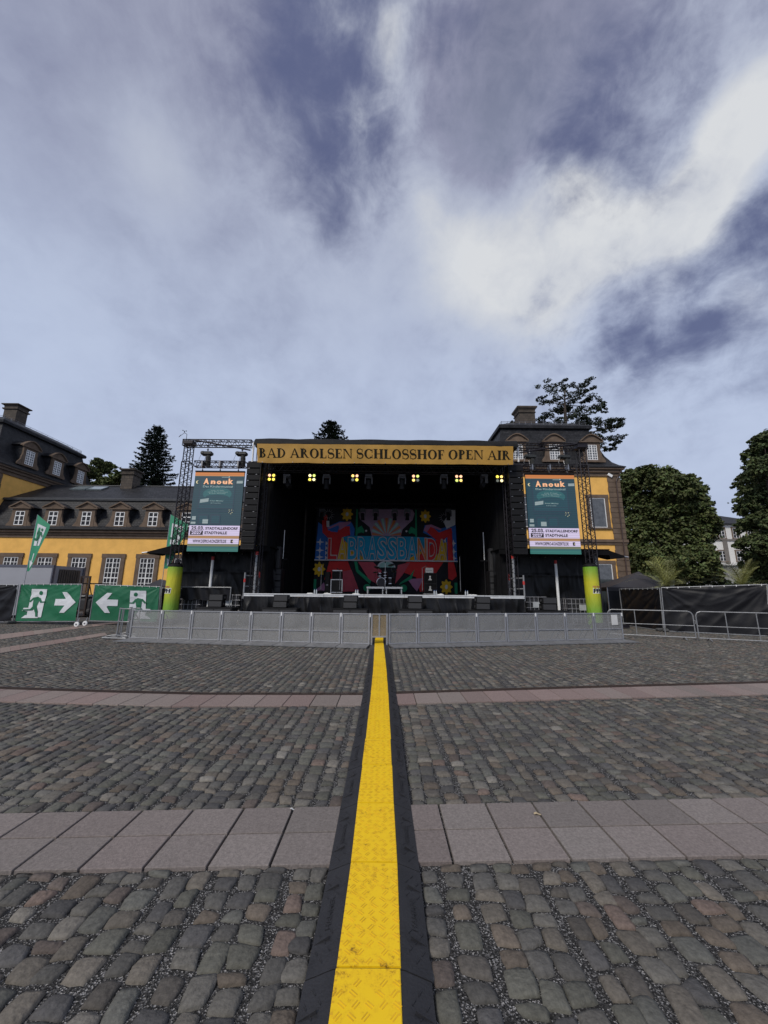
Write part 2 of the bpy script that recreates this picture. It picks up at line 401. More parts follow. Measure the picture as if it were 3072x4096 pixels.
L.new(bri, rmp.inputs['Fac'])
low = smooth(sep.outputs['Z'], .34, 1.0, 1., 0.)          # clouds thin to a pale veil towards the horizon
cloud = mix(nm('MULTIPLY', low, nm('SUBTRACT', .84, nm('MULTIPLY', BRIGHT, 1.1))), rmp.outputs['Color'], (.385, .450, .595))
SKYK = 10.0
cloud = vmath('SCALE', cloud, None, SKYK).outputs[0]
sky = N.new('ShaderNodeTexSky'); sky.sky_type = 'NISHITA'; sky.sun_disc = False
sky.sun_elevation = R(SUN_EL); sky.sun_rotation = R(SUN_AZ); sky.air_density = 1.2; sky.dust_density = 1.5; sky.ozone_density = 2.
skyc = vmath('MULTIPLY', sky.outputs['Color'], (.50, .43, .47)).outputs[0]
skyc = mix(.6, skyc, tuple(x * SKYK for x in (.112, .128, .235)))
fin = mix(cover, skyc, cloud)
bg = N.new('ShaderNodeBackground'); bg.inputs['Strength'].default_value = .1; L.new(fin, bg.inputs['Color'])
wo = N.new('ShaderNodeOutputWorld'); L.new(bg.outputs[0], wo.inputs['Surface'])
sl = bpy.data.lights.new('sun', 'SUN'); sl.energy = 1.8; sl.angle = R(14); sl.color = (1., .94, .85)
so = bpy.data.objects.new('sun', sl); COL.objects.link(so)
sd = Vector((math.sin(R(SUN_AZ)) * math.cos(R(SUN_EL)), math.cos(R(SUN_AZ)) * math.cos(R(SUN_EL)), math.sin(R(SUN_EL))))
so.rotation_euler = sd.to_track_quat('Z', 'Y').to_euler()
# ------------------------------------------------------------------ ground, cobbles, slab bands
def ground_mat():
    m, nt, b = _nodes('gravel_joints'); N = nt.nodes; L = nt.links
    tc = N.new('ShaderNodeTexCoord'); ob = tc.outputs['Object']
    vo = N.new('ShaderNodeTexVoronoi'); vo.inputs['Scale'].default_value = 150; L.new(ob, vo.inputs['Vector'])
    cr = N.new('ShaderNodeValToRGB'); e = cr.color_ramp.elements
    e[0].position = .0; e[0].color = (.012, .012, .012, 1); e[1].position = 1.; e[1].color = (.36, .35, .34, 1)
    for p_, c_ in ((.45, .035), (.74, .07), (.88, .18)): x_ = e.new(p_); x_.color = (c_, c_ * .97, c_ * .95, 1)
    sp = N.new('ShaderNodeSeparateColor'); L.new(vo.outputs['Color'], sp.inputs[0]); L.new(sp.outputs[0], cr.inputs['Fac'])
    # far paving, beyond the modelled stones
    v2 = N.new('ShaderNodeTexVoronoi'); v2.inputs['Scale'].default_value = 5.5; L.new(ob, v2.inputs['Vector'])
    c2 = N.new('ShaderNodeValToRGB'); c2.color_ramp.elements[0].color = (.055, .053, .052, 1); c2.color_ramp.elements[1].color = (.13, .123, .118, 1)
    s2 = N.new('ShaderNodeSeparateColor'); L.new(v2.outputs['Color'], s2.inputs[0]); L.new(s2.outputs[0], c2.inputs['Fac'])
    ln = N.new('ShaderNodeVectorMath'); ln.operation = 'LENGTH'; L.new(ob, ln.inputs[0])
    mr = N.new('ShaderNodeMapRange'); mr.inputs[1].default_value = 22; mr.inputs[2].default_value = 24; L.new(ln.outputs['Value'], mr.inputs[0])
    mx = N.new('ShaderNodeMix'); mx.data_type = 'RGBA'; L.new(mr.outputs[0], mx.inputs[0]); L.new(cr.outputs['Color'], mx.inputs[6]); L.new(c2.outputs['Color'], mx.inputs[7])
    L.new(mx.outputs[2], b.inputs['Base Color']); b.inputs['Roughness'].default_value = .95; b.inputs['Specular IOR Level'].default_value = .2
    bp = N.new('ShaderNodeBump'); bp.inputs['Strength'].default_value = .8; bp.inputs['Distance'].default_value = .008
    L.new(vo.outputs['Distance'], bp.inputs['Height']); L.new(bp.outputs['Normal'], b.inputs['Normal'])
    return m
mb = MB(); mb.add([(-700, -60, -.020), (700, -60, -.020), (700, 900, -.020), (-700, 900, -.020)], [(0, 1, 2, 3)])
tag(mb.build('ground', ground_mat()), 'dark gravel bed and far paving of the palace courtyard', 'ground', kind='structure')

near_up = (gnd(0, 3255), gnd(3072, 3190)); near_lo = (gnd(0, 3490), gnd(3072, 3425))
def line_y(p, q, x): return p.y + (q.y - p.y) * (x - p.x) / (q.x - p.x)
def near_lim(x): return line_y(*near_lo, x), line_y(*near_up, x)
FU = [gnd(*p) for p in ((-700, 2722), (0, 2757), (430, 2771), (796, 2780), (1463, 2781), (1592, 2776), (2315, 2754), (3072, 2733), (3700, 2717))]
FL = [gnd(*p) for p in ((-700, 2768), (0, 2807), (430, 2819), (648, 2826), (1444, 2823), (1611, 2817), (2315, 2796), (3072, 2778), (3700, 2760))]
def pl_y(P, x):
    return np.interp(x, [p.x for p in P], [p.y for p in P])
SA = [gnd(*p) for p in ((-300, 2573), (0, 2538), (470, 2486), (470, 2493), (0, 2558), (-300, 2600))]
SB = [gnd(*p) for p in ((-300, 2633), (0, 2592), (420, 2531), (430, 2541), (0, 2613), (-300, 2660))]
def inpoly(P, x, y):
    ins = np.zeros(len(x), bool); n = len(P); j = n - 1
    for i in range(n):
        xi, yi, xj, yj = P[i].x, P[i].y, P[j].x, P[j].y
        c = ((yi > y) != (yj > y)) & (x < (xj - xi) * (y - yi) / (yj - yi + 1e-12) + xi); ins ^= c; j = i
    return ins
# --- stones, laid in columns that run away from the camera
cx_, cy_, sx_, sy_ = [], [], [], []
x = -25.0
while x < 25.0:
    wd = rng.uniform(.122, .162); ph = rng.uniform(0, 6.28); am = rng.uniform(.008, .028)
    ln = rng.uniform(.102, .172, 300) * rng.choice([1., 1., 1., .85, 1.18], 300); ed = 0.9 + np.concatenate(([0], np.cumsum(ln)))
    yc = (ed[1:] + ed[:-1]) / 2; ok = (yc < 23) & (abs(x + wd / 2) < 1.10 * yc + 6.5)
    cx_.append((x + wd / 2 + am * np.sin(yc * .9 + ph))[ok]); cy_.append(yc[ok]); sx_.append(np.full(ok.sum(), wd)); sy_.append(ln[ok])
    x += wd
cx_ = np.concatenate(cx_); cy_ = np.concatenate(cy_); sx_ = np.concatenate(sx_); sy_ = np.concatenate(sy_)
nl = near_lo[0].y + (near_lo[1].y - near_lo[0].y) * (cx_ - near_lo[0].x) / (near_lo[1].x - near_lo[0].x)
nu = near_up[0].y + (near_up[1].y - near_up[0].y) * (cx_ - near_up[0].x) / (near_up[1].x - near_up[0].x)
out = ~((cy_ > nl + .045) & (cy_ < nu - .045))
fl, fu = pl_y(FL, cx_), pl_y(FU, cx_)
out &= ~((cy_ > fl - .02) & (cy_ < fu + .16)); out &= ~inpoly(SA, cx_, cy_); out &= ~inpoly(SB, cx_, cy_)
cx_, cy_, sx_, sy_ = cx_[out], cy_[out], sx_[out], sy_[out]
PAL = np.array([(.072, .074, .075), (.090, .091, .089), (.060, .062, .067), (.105, .100, .092), (.078, .082, .076), (.095, .084, .074),
                (.120, .118, .112), (.085, .074, .071), (.066, .064, .062), (.110, .088, .081), (.080, .085, .083), (.140, .140, .135)])
PW = np.array([.15, .14, .12, .10, .12, .10, .06, .06, .08, .025, .1, .025]); PW /= PW.sum()
def stones(sel, n, name, label):
    k = sel.sum(); g = np.linspace(-1, 1, n); U, Vv = np.meshgrid(g, g, indexing='xy'); U = U.ravel(); Vv = Vv.ravel(); nv = n * n
    rim = np.maximum(abs(U), abs(Vv)) > .999
    # ring positions: pull the second ring close to the rim so the stone has a rounded shoulder
    ex = 2.9 if n > 5 else 4.2
    def sq(t): return np.sign(t) * (1 - (1 - abs(t)) ** ex)
    Us, Vs = sq(U), sq(Vv)
    gap = rng.uniform(.006, .015, k); hx = sx_[sel] / 2 - gap; hy = sy_[sel] / 2 - rng.uniform(.005, .014, k)
    rnd = rng.uniform(.05, .24, k)[:, None]
    x = Us[None] * np.sqrt(1 - rnd * Vs[None] ** 2 * .8); y = Vs[None] * np.sqrt(1 - rnd * Us[None] ** 2 * .8)
    jit = rng.normal(0, .0095, (k, 4, 2))
    wgt = np.stack([(1 - Us) * (1 - Vs), (1 + Us) * (1 - Vs), (1 + Us) * (1 + Vs), (1 - Us) * (1 + Vs)], 1) / 4
    jx = jit[:, :, 0] @ wgt.T; jy = jit[:, :, 1] @ wgt.T
    wob = rng.normal(0, .0022, (k, nv)); wob2 = rng.normal(0, .0022, (k, nv))
    ang = rng.normal(0, .045, k)[:, None]
    lx = x * hx[:, None] + jx + wob; ly = y * hy[:, None] + jy + wob2
    PX = cx_[sel][:, None] + lx * np.cos(ang) - ly * np.sin(ang); PY = cy_[sel][:, None] + lx * np.sin(ang) + ly * np.cos(ang)
    tilt = rng.normal(0, .018, (k, 2))
    PZ = rng.normal(0, .0022, k)[:, None] - .0105 * (abs(Us) ** 5 + abs(Vs) ** 5)[None] + lx * tilt[:, :1] + ly * tilt[:, 1:] + rng.normal(0, .0017, (k, nv)) - .001
    # stones beside a slab band are cut to its edge
    sl_ = (near_lo[1].y - near_lo[0].y) / (near_lo[1].x - near_lo[0].x); su_ = (near_up[1].y - near_up[0].y) / (near_up[1].x - near_up[0].x)
    yl = near_lo[0].y + sl_ * (PX - near_lo[0].x) - .008; yu = near_up[0].y + su_ * (PX - near_up[0].x) + .008
    yc_ = cy_[sel][:, None]; lo_side = yc_ < (yl + yu) / 2
    PY = np.where(lo_side, np.minimum(PY, yl), np.maximum(PY, yu))
    f_l, f_u = pl_y(FL, PX) - .008, pl_y(FU, PX) + .145; lo_side = yc_ < (f_l + f_u) / 2
    PY = np.where(lo_side, np.minimum(PY, f_l), np.maximum(PY, f_u))
    PZ = np.minimum(PZ, .005); PZ = np.where(rim[None], -.045, PZ)
    V3 = np.stack([PX, PY, PZ], -1).reshape(-1, 3)
    q = np.array([(j * n + i, j * n + i + 1, (j + 1) * n + i + 1, (j + 1) * n + i) for j in range(n - 1) for i in range(n - 1)])
    Fq = (np.arange(k)[:, None, None] * nv + q[None]).reshape(-1, 4)
    c = PAL[rng.choice(len(PAL), k, p=PW)] * rng.uniform(.80, 1.2, (k, 1)) * np.array((1.19, 1.11, 1.01))
    c = np.repeat(c, len(q), 0)
    o = fast_mesh(name, V3, Fq, attr_mat('cobble_stone', rough=.8, var=.42, scale=36., bump=.8, bscale=48., spec=.3), col=c, smooth=True)
    tag(o, label, 'cobbles', kind='structure')
stones(cy_ < 6.5, 7, 'cobblestone_paving', 'worn grey and brown cobbles laid in rows in the foreground')
stones(cy_ >= 6.5, 5, 'cobblestone_paving', 'grey cobbles farther off around the stage barrier')

# --- slab bands: every slab a real plate with a joint between
SV, SF, SC = [], [], []
def plate(p, base, top=.0062):
    b = len(SV); c = sum((Vector(q) for q in p), Vector()) / 4
    for z, i in ((top, .006), (top - .004, .002), (-.03, .002)):
        for q in p:
            q = Vector(q); d = (c - q); d.z = 0; d.normalize(); r = q + d * (i + .0095); SV.append((r.x, r.y, z))
    SF.append((b, b + 1, b + 2, b + 3)); SC.append(base)
    for k in (0, 4):
        for i in range(4): j = (i + 1) % 4; SF.append((b + k + i, b + k + 4 + i, b + k + 4 + j, b + k + j)); SC.append(base)
def slabcol(pink=0.):
    k = rng.uniform(.86, 1.13); t = rng.uniform(-.5, 1)
    return (np.array((.192, .168, .156)) * k + np.array((.010, -.002, -.001)) * t * (.6 + pink))
x = -14.4 + .081
while x < 14.4:
    a0, b0 = near_lim(x); a1, b1 = near_lim(x + .4)
    m0, m1 = (a0 + b0) / 2, (a1 + b1) / 2
    plate(((x, a0, 0), (x + .4, a1, 0), (x + .4, m1, 0), (x, m0, 0)), slabcol()); plate(((x, m0, 0), (x + .4, m1, 0), (x + .4, b1, 0), (x, b0, 0)), slabcol())
    x += .4
x = FU[0].x + .2
while x < FU[-1].x - .4:
    a0, a1 = pl_y(FL, x), pl_y(FL, x + .42); b0, b1 = pl_y(FU, x), pl_y(FU, x + .42)
    c = slabcol(.8) * np.array((1.17, 1.08, 1.05))
    plate(((x, a0, 0), (x + .42, a1, 0), (x + .42, b1, 0), (x, b0, 0)), c)
    x += .42
for P in (SA, SB):
    for k in (0, 1):
        a, b, c, d = (P[5], P[4], P[1], P[0]) if k == 0 else (P[4], P[3], P[2], P[1])
        n = 14
        for i in range(n):
            t0, t1 = i / n, (i + 1) / n
            plate((a.lerp(b, t0), a.lerp(b, t1), d.lerp(c, t1), d.lerp(c, t0)), slabcol(.8) * np.array((1.2, 1.08, 1.02)))
tag(fast_mesh('slab_bands', SV, SF, attr_mat('slab_stone', rough=.85, var=.38, scale=55., bump=.5, bscale=140., spec=.25), col=SC),
    'pinkish grey stone slabs in bands across the cobbles', 'slabs', kind='structure')
mb = MB()
for i in range(len(FU) - 1):
    p, q = FU[i], FU[i + 1]
    if q.x < -9 or p.x > 9: continue
    n = max(1, int((q.x - p.x) / .5))
    for k in range(n):
        a = p.lerp(q, k / n); b = p.lerp(q, (k + 1) / n); dd = (b - a).normalized(); nn = Vector((-dd.y, dd.x, 0))
        for off in (.015, .125): mb.slab([a + nn * off, b + nn * off, b + nn * (off + .015), a + nn * (off + .015)], (0, 0, .009))
        m_ = int((b - a).length / .028)
        for j in range(m_):
            c = a + dd * (j * .028); mb.slab([c + nn * .03, c + dd * .013 + nn * .03, c + dd * .013 + nn * .125, c + nn * .125], (0, 0, .007))
tag(mb.build('drain_grate', pm('rusty_cast_iron', (.055, .034, .026), .7, metal=.3, var=.3, scale=8)), 'rusty slotted drain grate running along the far slab band', 'drain grate', kind='structure')

# --- cable ramp: black rubber modules with yellow tread lids
RUB = pm('black_rubber', (.020, .020, .023), .55, var=.25, scale=9, bump=.25, bscale=70, spec=.45)
def lid_mat():
    m, nt, b = _nodes('yellow_lid'); N = nt.nodes; L = nt.links
    tc = N.new('ShaderNodeTexCoord'); ob = tc.outputs['Object']
    nz = N.new('ShaderNodeTexNoise'); nz.inputs['Scale'].default_value = 26; nz.inputs['Detail'].default_value = 8; nz.inputs['Roughness'].default_value = .75; L.new(ob, nz.inputs['Vector'])
    n2 = N.new('ShaderNodeTexNoise'); n2.inputs['Scale'].default_value = 3.2; n2.inputs['Detail'].default_value = 5; L.new(ob, n2.inputs['Vector'])
    ad = N.new('ShaderNodeMath'); ad.operation = 'MULTIPLY_ADD'; ad.inputs[1].default_value = .35; L.new(n2.outputs['Fac'], ad.inputs[0]); L.new(nz.outputs['Fac'], ad.inputs[2])
    cr = N.new('ShaderNodeValToRGB'); e = cr.color_ramp.elements
    e[0].position = .45; e[0].color = (.075, .045, .010, 1); e[1].position = .70; e[1].color = (.84, .545, .008, 1)
    x_ = e.new(.53); x_.color = (.52, .29, .008, 1); x_ = e.new(.59); x_.color = (.78, .48, .008, 1)
    L.new(ad.outputs[0], cr.inputs['Fac']); L.new(cr.outputs['Color'], b.inputs['Base Color'])
    b.inputs['Roughness'].default_value = .5; b.inputs['Specular IOR Level'].default_value = .35
    return m
LID = lid_mat()
TREAD = pm('worn_tread_yellow', (.66, .385, .008), .5, var=.22, scale=9)
ctr = [(1468, 4096), (1481, 3800), (1494, 3519), (1504, 3241), (1513, 2963), (1518.5, 2778), (1519, 2660), (1516, 2574)]
CY = [gnd(*p).y for p in ctr]; CX = [gnd(*p).x for p in ctr]
def rx0(y): return float(np.interp(y, CY, CX)) if y > CY[0] else CX[0] + (y - CY[0]) * (CX[1] - CX[0]) / (CY[1] - CY[0])
rx = rx0
ramp = thing('cable_ramp', (rx(2.1), 2.1, 0), 'long black rubber cable ramp with yellow tread lids running to the stage barrier', 'cable ramp')
y = 2.146 - .70 * 3; WB, WL, HR = .29, .1475, .062
while y < 14.9:
    y1 = y + .70; prof = [(-WB, .001), (-WB, .012), (-WL - .022, HR - .008), (-WL - .004, HR - .004), (WL + .004, HR - .004), (WL + .022, HR - .008), (WB, .012), (WB, .001)]
    mb = MB(); g = .0035; jx_, ja_ = rng.normal(0, .0016), rng.normal(0, .003)
    rx = lambda yy, jx_=jx_, ja_=ja_, ym=y + .35: rx0(yy) + jx_ + ja_ * (yy - ym)
    mb.loft([[(rx(yy) + px_, yy, pz) for px_, pz in prof] for yy in (y + g, (y + y1) / 2, y1 - g)])
    det = y < 9.5
    if det:
        for sgn in (-1, 1):                              # hooked notches, ribs and the embossed maker's word on the slopes
            def sp_(t, yy, up=0.): return Vector((rx(yy) + sgn * (WL + .022 + t * (WB - WL - .022)), yy, (HR - .008) + t * (.012 - HR + .008) + up))
            for yc in (y + .175, y + .525):
                mb.slab([sp_(.30, yc, .0), sp_(.30, yc, .016), sp_(.92, yc, .002), sp_(.92, yc, -.004)], (0, .007, 0))
                for q in range(3):
                    for r_ in range(5):
                        yy = yc - .12 + r_ * .05; t = .2 + .25 * q
                        if (r_ + q) % 2: mb.slab([sp_(t, yy, .001), sp_(t + .14, yy + .03, .001), sp_(t + .14, yy + .038, .001), sp_(t, yy + .008, .001)], (0, 0, .0025))
            Of = sp_(.62, y + .24) if sgn < 0 else sp_(.62, y + .47)
            if sgn < 0: put_text(mb, 'HAMMER', sp_(.35, y + .24), (0, 1, 0), Vector((-1, 0, -.33)).normalized(), w=.22, h=.03, d=.003, Nv=(0, 0, 1), bold=.02)
            else: put_text(mb, 'HAMMER', sp_(.62, y + .24), (0, 1, 0), Vector((-1, 0, .33)).normalized(), w=.22, h=.03, d=.003, Nv=(0, 0, 1), bold=.02)
    mb.build('rubber_base', RUB, ramp)
    mb = MB(); nl_ = 2
    ring = [(-WL, HR - .006), (-WL, HR + .001), (-WL + .004, HR + .004), (WL - .004, HR + .004), (WL, HR + .001), (WL, HR - .006)]
    mb.loft([[(rx(yy) + a, yy, b) for a, b in ring] for yy in (y + .006, y1 - .006)])
    if det:
        mb.k = 1; i = 0
        yy = y + .03
        while yy < y1 - .03:
            for c in range(5):
                xx = -.116 + c * .058 + (.0 if i % 2 == 0 else .014); a_ = (PI / 4 if (i + c) % 2 == 0 else -PI / 4) + .1
                if abs(xx) > .13 or rng.random() < .16: continue
                for o_ in (-.0065, .0065):
                    mb.cbox((rx(yy) + xx + o_ * math.cos(a_ + PI / 2), yy + o_ * math.sin(a_ + PI / 2), HR + .0045), .036, .0045, .0016, rz=a_)
            for sg in (-1, 1): mb.cbox((rx(yy) + sg * (WL - .007), yy + .01, HR + .0035), .012, .009, .0018)
            yy += .046; i += 1
    mb.build('lid', [LID, TREAD], ramp)
    y = y1
# small litter on the paving
for px, py, s, lab, c in ((2150, 3262, .035, 'small dry beige leaf lying on a pale slab right of the cable ramp', (.42, .33, .2)), (1168, 3243, .022, 'tiny white paper scrap on the slab joint left of the cable ramp', (.6, .6, .58))):
    p = gnd(px, py); mb = MB(); mb.grid(lambda u, v: (p.x + (u - .5) * s * 1.6, p.y + (v - .5) * s * (1 - abs(u - .5)), .013 + .006 * math.sin(u * 5)), 4, 3)
    tag(mb.build('leaf' if 'leaf' in lab else 'paper_scrap', pm('litter_' + str(px), c, .8)), lab, 'litter')
# ------------------------------------------------------------------ palace buildings
def window(par, F, u, v0, v1, w, nx, ny, pane=PANE, sur=.22, sill=True, mid=None, name='window', deep=.05):
    """stone surround, white sash frame, glass: three meshes"""
    mb = MB()
    if sur:
        mb.fbox(F, u - w / 2 - sur, u - w / 2, 0, .11, v0, v1); mb.fbox(F, u + w / 2, u + w / 2 + sur, 0, .11, v0, v1)
        mb.fbox(F, u - w / 2 - sur * 1.12, u + w / 2 + sur * 1.12, 0, .13, v1, v1 + sur)
        if sill: mb.fbox(F, u - w / 2 - sur * 1.2, u + w / 2 + sur * 1.2, 0, .18, v0 - .16, v0)
    fr = mb.build(name + '_surround', STONE, par) if sur else None
    mb = MB(); t = .075
    mb.fbox(F, u - w / 2, u - w / 2 + t, deep, deep + .03, v0, v1); mb.fbox(F, u + w / 2 - t, u + w / 2, deep, deep + .03, v0, v1)
    mb.fbox(F, u - w / 2 + t, u + w / 2 - t, deep, deep + .03, v0, v0 + t); mb.fbox(F, u - w / 2 + t, u + w / 2 - t, deep, deep + .03, v1 - t, v1)
    b = .034
    for i in range(1, nx):
        uu = u - w / 2 + w * i / nx; q = b * (1.5 if (nx % 2 == 0 and i == nx // 2) else .75); mb.fbox(F, uu - q, uu + q, deep, deep + .022, v0 + t, v1 - t)
    for j in range(1, ny):
        vv = v0 + (v1 - v0) * j / ny; q = b * (1.5 if mid == j else .75); mb.fbox(F, u - w / 2 + t, u + w / 2 - t, deep, deep + .025, vv - q, vv + q)
    f = mb.build(name if not sur else name, WHITE, par)
    mb = MB(); mb.fbox(F, u - w / 2 + .02, u + w / 2 - .02, deep - .03, deep + .008, v0 + .02, v1 - .02); mb.build('pane', pane, f if par.parent is None else par)
def arc_pts(u0, u1, v, rise, n=10):
    return [(u0 + (u1 - u0) * i / n, v + rise * math.sin(PI * i / n)) for i in range(n + 1)]
def dormer(par, F, u, v0, w, h, kind, back, nx, ny, pane):
    """stone front with scrolls and pediment, slate cheeks and roof running back into the roof"""
    W = w / 2 + .36; vt = v0 + h + .34
    mb = MB()
    mb.fbox(F, u - W, u - w / 2, -.1, .10, v0 - .25, vt); mb.fbox(F, u + w / 2, u + W, -.1, .10, v0 - .25, vt)
    mb.fbox(F, u - w / 2, u + w / 2, -.1, .10, v0 + h, vt); mb.fbox(F, u - w / 2, u + w / 2, -.1, .13, v0 - .25, v0 - .003)
    for s in (-1, 1):                                    # side volutes
        pts = [(W, v0 - .25), (W + .46, v0 - .25), (W + .50, v0 - .05), (W + .36, v0 + .16), (W + .16, v0 + .42), (W + .10, v0 + .8), (W, v0 + 1.1)]
        mb.slab([F(u + s * a, .07, b) for a, b in pts], F.N * -.16)
    d = mb.build('dormer', STONE, par)
    mb = MB(); e = W + .30
    if kind == 'tri': top = [(u - e, vt), (u, vt + .62), (u + e, vt)]; inn = [(u - e + .3, vt + .07), (u, vt + .5), (u + e - .3, vt + .07)]
    else: top = arc_pts(u - e, u + e, vt, .75); inn = arc_pts(u - e + .2, u + e - .2, vt + .04, .56)
    mb.slab([F(a, .12, b) for a, b in top], F.N * -.2)
    n = len(top)
    for i in range(n - 1):                               # raised cornice
        a, b = top[i], top[i + 1]; mb.slab([F(a[0], .30, a[1]), F(b[0], .30, b[1]), F(b[0], .30, b[1] + .13), F(a[0], .30, a[1] + .13)], F.N * -.45)
    mb.fbox(F, u - e, u + e, .12, .26, vt - .10, vt + .015); mb.build('pediment', STONE, d)
    mb = MB()                                            # slate cheeks and little roof
    ring = [(u - W + .02, v0 - .4), (u - W + .02, vt)] + [(a, b + .10) for a, b in top] + [(u + W - .02, vt), (u + W - .02, v0 - .4)]
    mb.loft([[F(a, -.10, b) for a, b in ring], [F(a, -back, b) for a, b in ring]]); mb.build('dormer_roof', SLATE, d)
    window(d, F, u, v0, v0 + h, w, nx, ny, pane, sur=0, mid=max(1, ny - 1) if ny < 4 else None, name='window_frame')
def roof_rings(rings):
    mb = MB()
    mb.loft([[(x0, y0, z), (x1, y0, z), (x1, y1, z), (x0, y1, z)] for x0, x1, y0, y1, z in rings]); return mb
def pavilion(nm_, x0, x1, y0, y1, label, wins, dorm):
    b = thing('palace_pavilion', ((x0 + x1) / 2, y0, 0), label, 'palace')
    ZE = 15.05
    mb = MB(); mb.box(x0, x1, y0, y1, 0, ZE - .9); mb.build('wall', YWALL, b)
    mb = MB()                                            # belt course and eaves cornice
    for z0, z1, o in ((6.75, 7.0, .10), (7.0, 7.3, .2), (ZE - .9, ZE - .5, .12), (ZE - .5, ZE - .2, .30), (ZE - .2, ZE, .5)):
        mb.box(x0 - o, x1 + o, y0 - o, y1 + o, z0, z1)
    mb.build('cornice', STONE, b)
    for cx, sx in ((x0, 1), (x1, -1)):                   # quoins, one column of blocks per corner
        for cy, sy in ((y0, 1), (y1, -1)):
            mb = MB(); z = 0.1; i = 0; mb.box(cx - sx * .05, cx + sx * 1.2, cy - sy * .05, cy + sy * 1.2, .02, ZE - .9)
            while z < ZE - 1.0:
                z1 = min(z + .56, ZE - .9)
                if not (z < 7.3 and z1 > 6.75):
                    wq = 1.25 if i % 2 == 0 else 1.21
                    mb.box(cx - sx * .09, cx + sx * wq, cy - sy * .09, cy + sy * wq, z, z1 - .05)
                z += .56; i += 1
            mb.build('corner_block', STONE, b)
    prof = [(-.62, ZE), (-.60, ZE + .10), (-.15, ZE + .38), (.30, ZE + .85), (.75, ZE + 1.7), (1.15, ZE + 2.9), (1.5, ZE + 4.3), (1.75, ZE + 5.35)]
    mb = roof_rings([(x0 + i, x1 - i, y0 + i, y1 - i, z) for i, z in prof]); mb.build('roof', SLATE, b)
    mb = roof_rings([(x0 + i, x1 - i, y0 + i, y1 - i, z) for i, z in ((1.45, ZE + 5.3), (1.40, ZE + 5.6), (1.5, ZE + 5.75), (3.6, ZE + 6.9))]); rr = mb.build('upper_roof', SLATE, b)
    mb = MB()                                            # snow rail on the upper edge
    c = [(x0 + 1.9, y0 + 1.9), (x1 - 1.9, y0 + 1.9), (x1 - 1.9, y1 - 1.9), (x0 + 1.9, y1 - 1.9)]
    for k in range(4):
        p = Vector(c[k] + (ZE + 5.9,)); q = Vector(c[(k + 1) % 4] + (ZE + 5.9,)); n = 14
        for j in range(n + 1): a = p.lerp(q, j / n); mb.tube(a, a + Vector((0, 0, .42)), .022, 4)
        for h in (.22, .4): mb.tube(p + Vector((0, 0, h)), q + Vector((0, 0, h)), .022, 4)
    mb.build('snow_rail', STEEL, rr)
    for F, u, v0, v1, w, nx, ny, pn, md in wins: window(b, F, u, v0, v1, w, nx, ny, pn, sur=.36, mid=md)
    for F, u in dorm: dormer(b, F, u, ZE + .95, 1.12, 1.75, 'arc', 2.4, 4, 6, PANEL)
    return b, rr
def chimney(par, x0, x1, y0, y1, z0, z1, flare=True):
    mb = MB()
    pr = [(0, z0), (0, z1 - 1.0), (.12, z1 - .9), (.02, z1 - .75), (.05, z1 - .55), (.25, z1 - .3), (.28, z1 - .12), (.1, z1)] if flare else [(0, z0), (0, z1 - .8), (.14, z1 - .7), (.16, z1 - .55), (.02, z1 - .5), (.05, z1 - .25), (.26, z1 - .12), (.26, z1)]
    mb.loft([[(x0 - i, y0 - i, z), (x1 + i, y0 - i, z), (x1 + i, y1 + i, z), (x0 - i, y1 + i, z)] for i, z in pr]); mb.build('chimney', CHIM, par)
Y0 = 39.9
# right pavilion, seen from the front
XR = [14.55, 18.6, 22.7]
rx0, rx1 = 11.7, X(2478, 2000, Y0) + .15
FR = Fr((0, Y0, 0), (1, 0, 0), (0, -1, 0))
wins = []
for i, u in enumerate(XR):
    wins.append((FR, u, 8.55, 11.75, 1.62, 2 if i < 2 else 1, 4 if i < 2 else 1, PANEL, None)); wins.append((FR, u, 1.1, 4.75, 1.62, 1, 1, PANEL, None))
FD = Fr((0, Y0 - .02, 0), (1, 0, 0), (0, -1, 0))
pav, rr = pavilion('r', rx0, rx1, Y0, Y0 + 14.5, 'tall ochre yellow palace pavilion with slate mansard behind the right screen tower', wins, [(FD, u) for u in XR])
p = at(2110, 1694, 46.0); chimney(rr, p.x - 1.0, p.x + 1.05, 46, 47.8, 20.9, Z(2110, 1624, 46))
mb = MB()                                                # drain pipe with its hopper at the right corner
xx = rx1 - .45; mb.path([(xx + .62, Y0 - .42, 14.8), (xx + .3, Y0 - .2, 14.1), (xx + .05, Y0 - .17, 13.6), (xx + .05, Y0 - .17, .2)], .065, 8)
mb.build('drain_pipe', pm('brown_pipe', (.05, .028, .022), .5), pav)
mb = MB(); mb.cbox((xx - .55, Y0 - .15, 14.25), .5, .25, .28, rz=0, ry=.55); mb.build('spotlight_box', WHITE, pav)
# left pavilion, its flank towards the court
lx1 = -42.2
FL_ = Fr((lx1, 0, 0), (0, 1, 0), (1, 0, 0))
pav2, rr2 = pavilion('l', lx1 - 14.0, lx1, 39.6, 55.0, 'tall ochre yellow palace pavilion with slate mansard at the left edge', [], [(FL_, y) for y in (43.5, 47.4, 51.3)])
p = at(60, 1690, 45.5); chimney(rr2, X(14, 1650, 45.5), X(66, 1650, 45.5), 45.5, 47.0, 20.7, Z(60, 1616, 45.5), False)
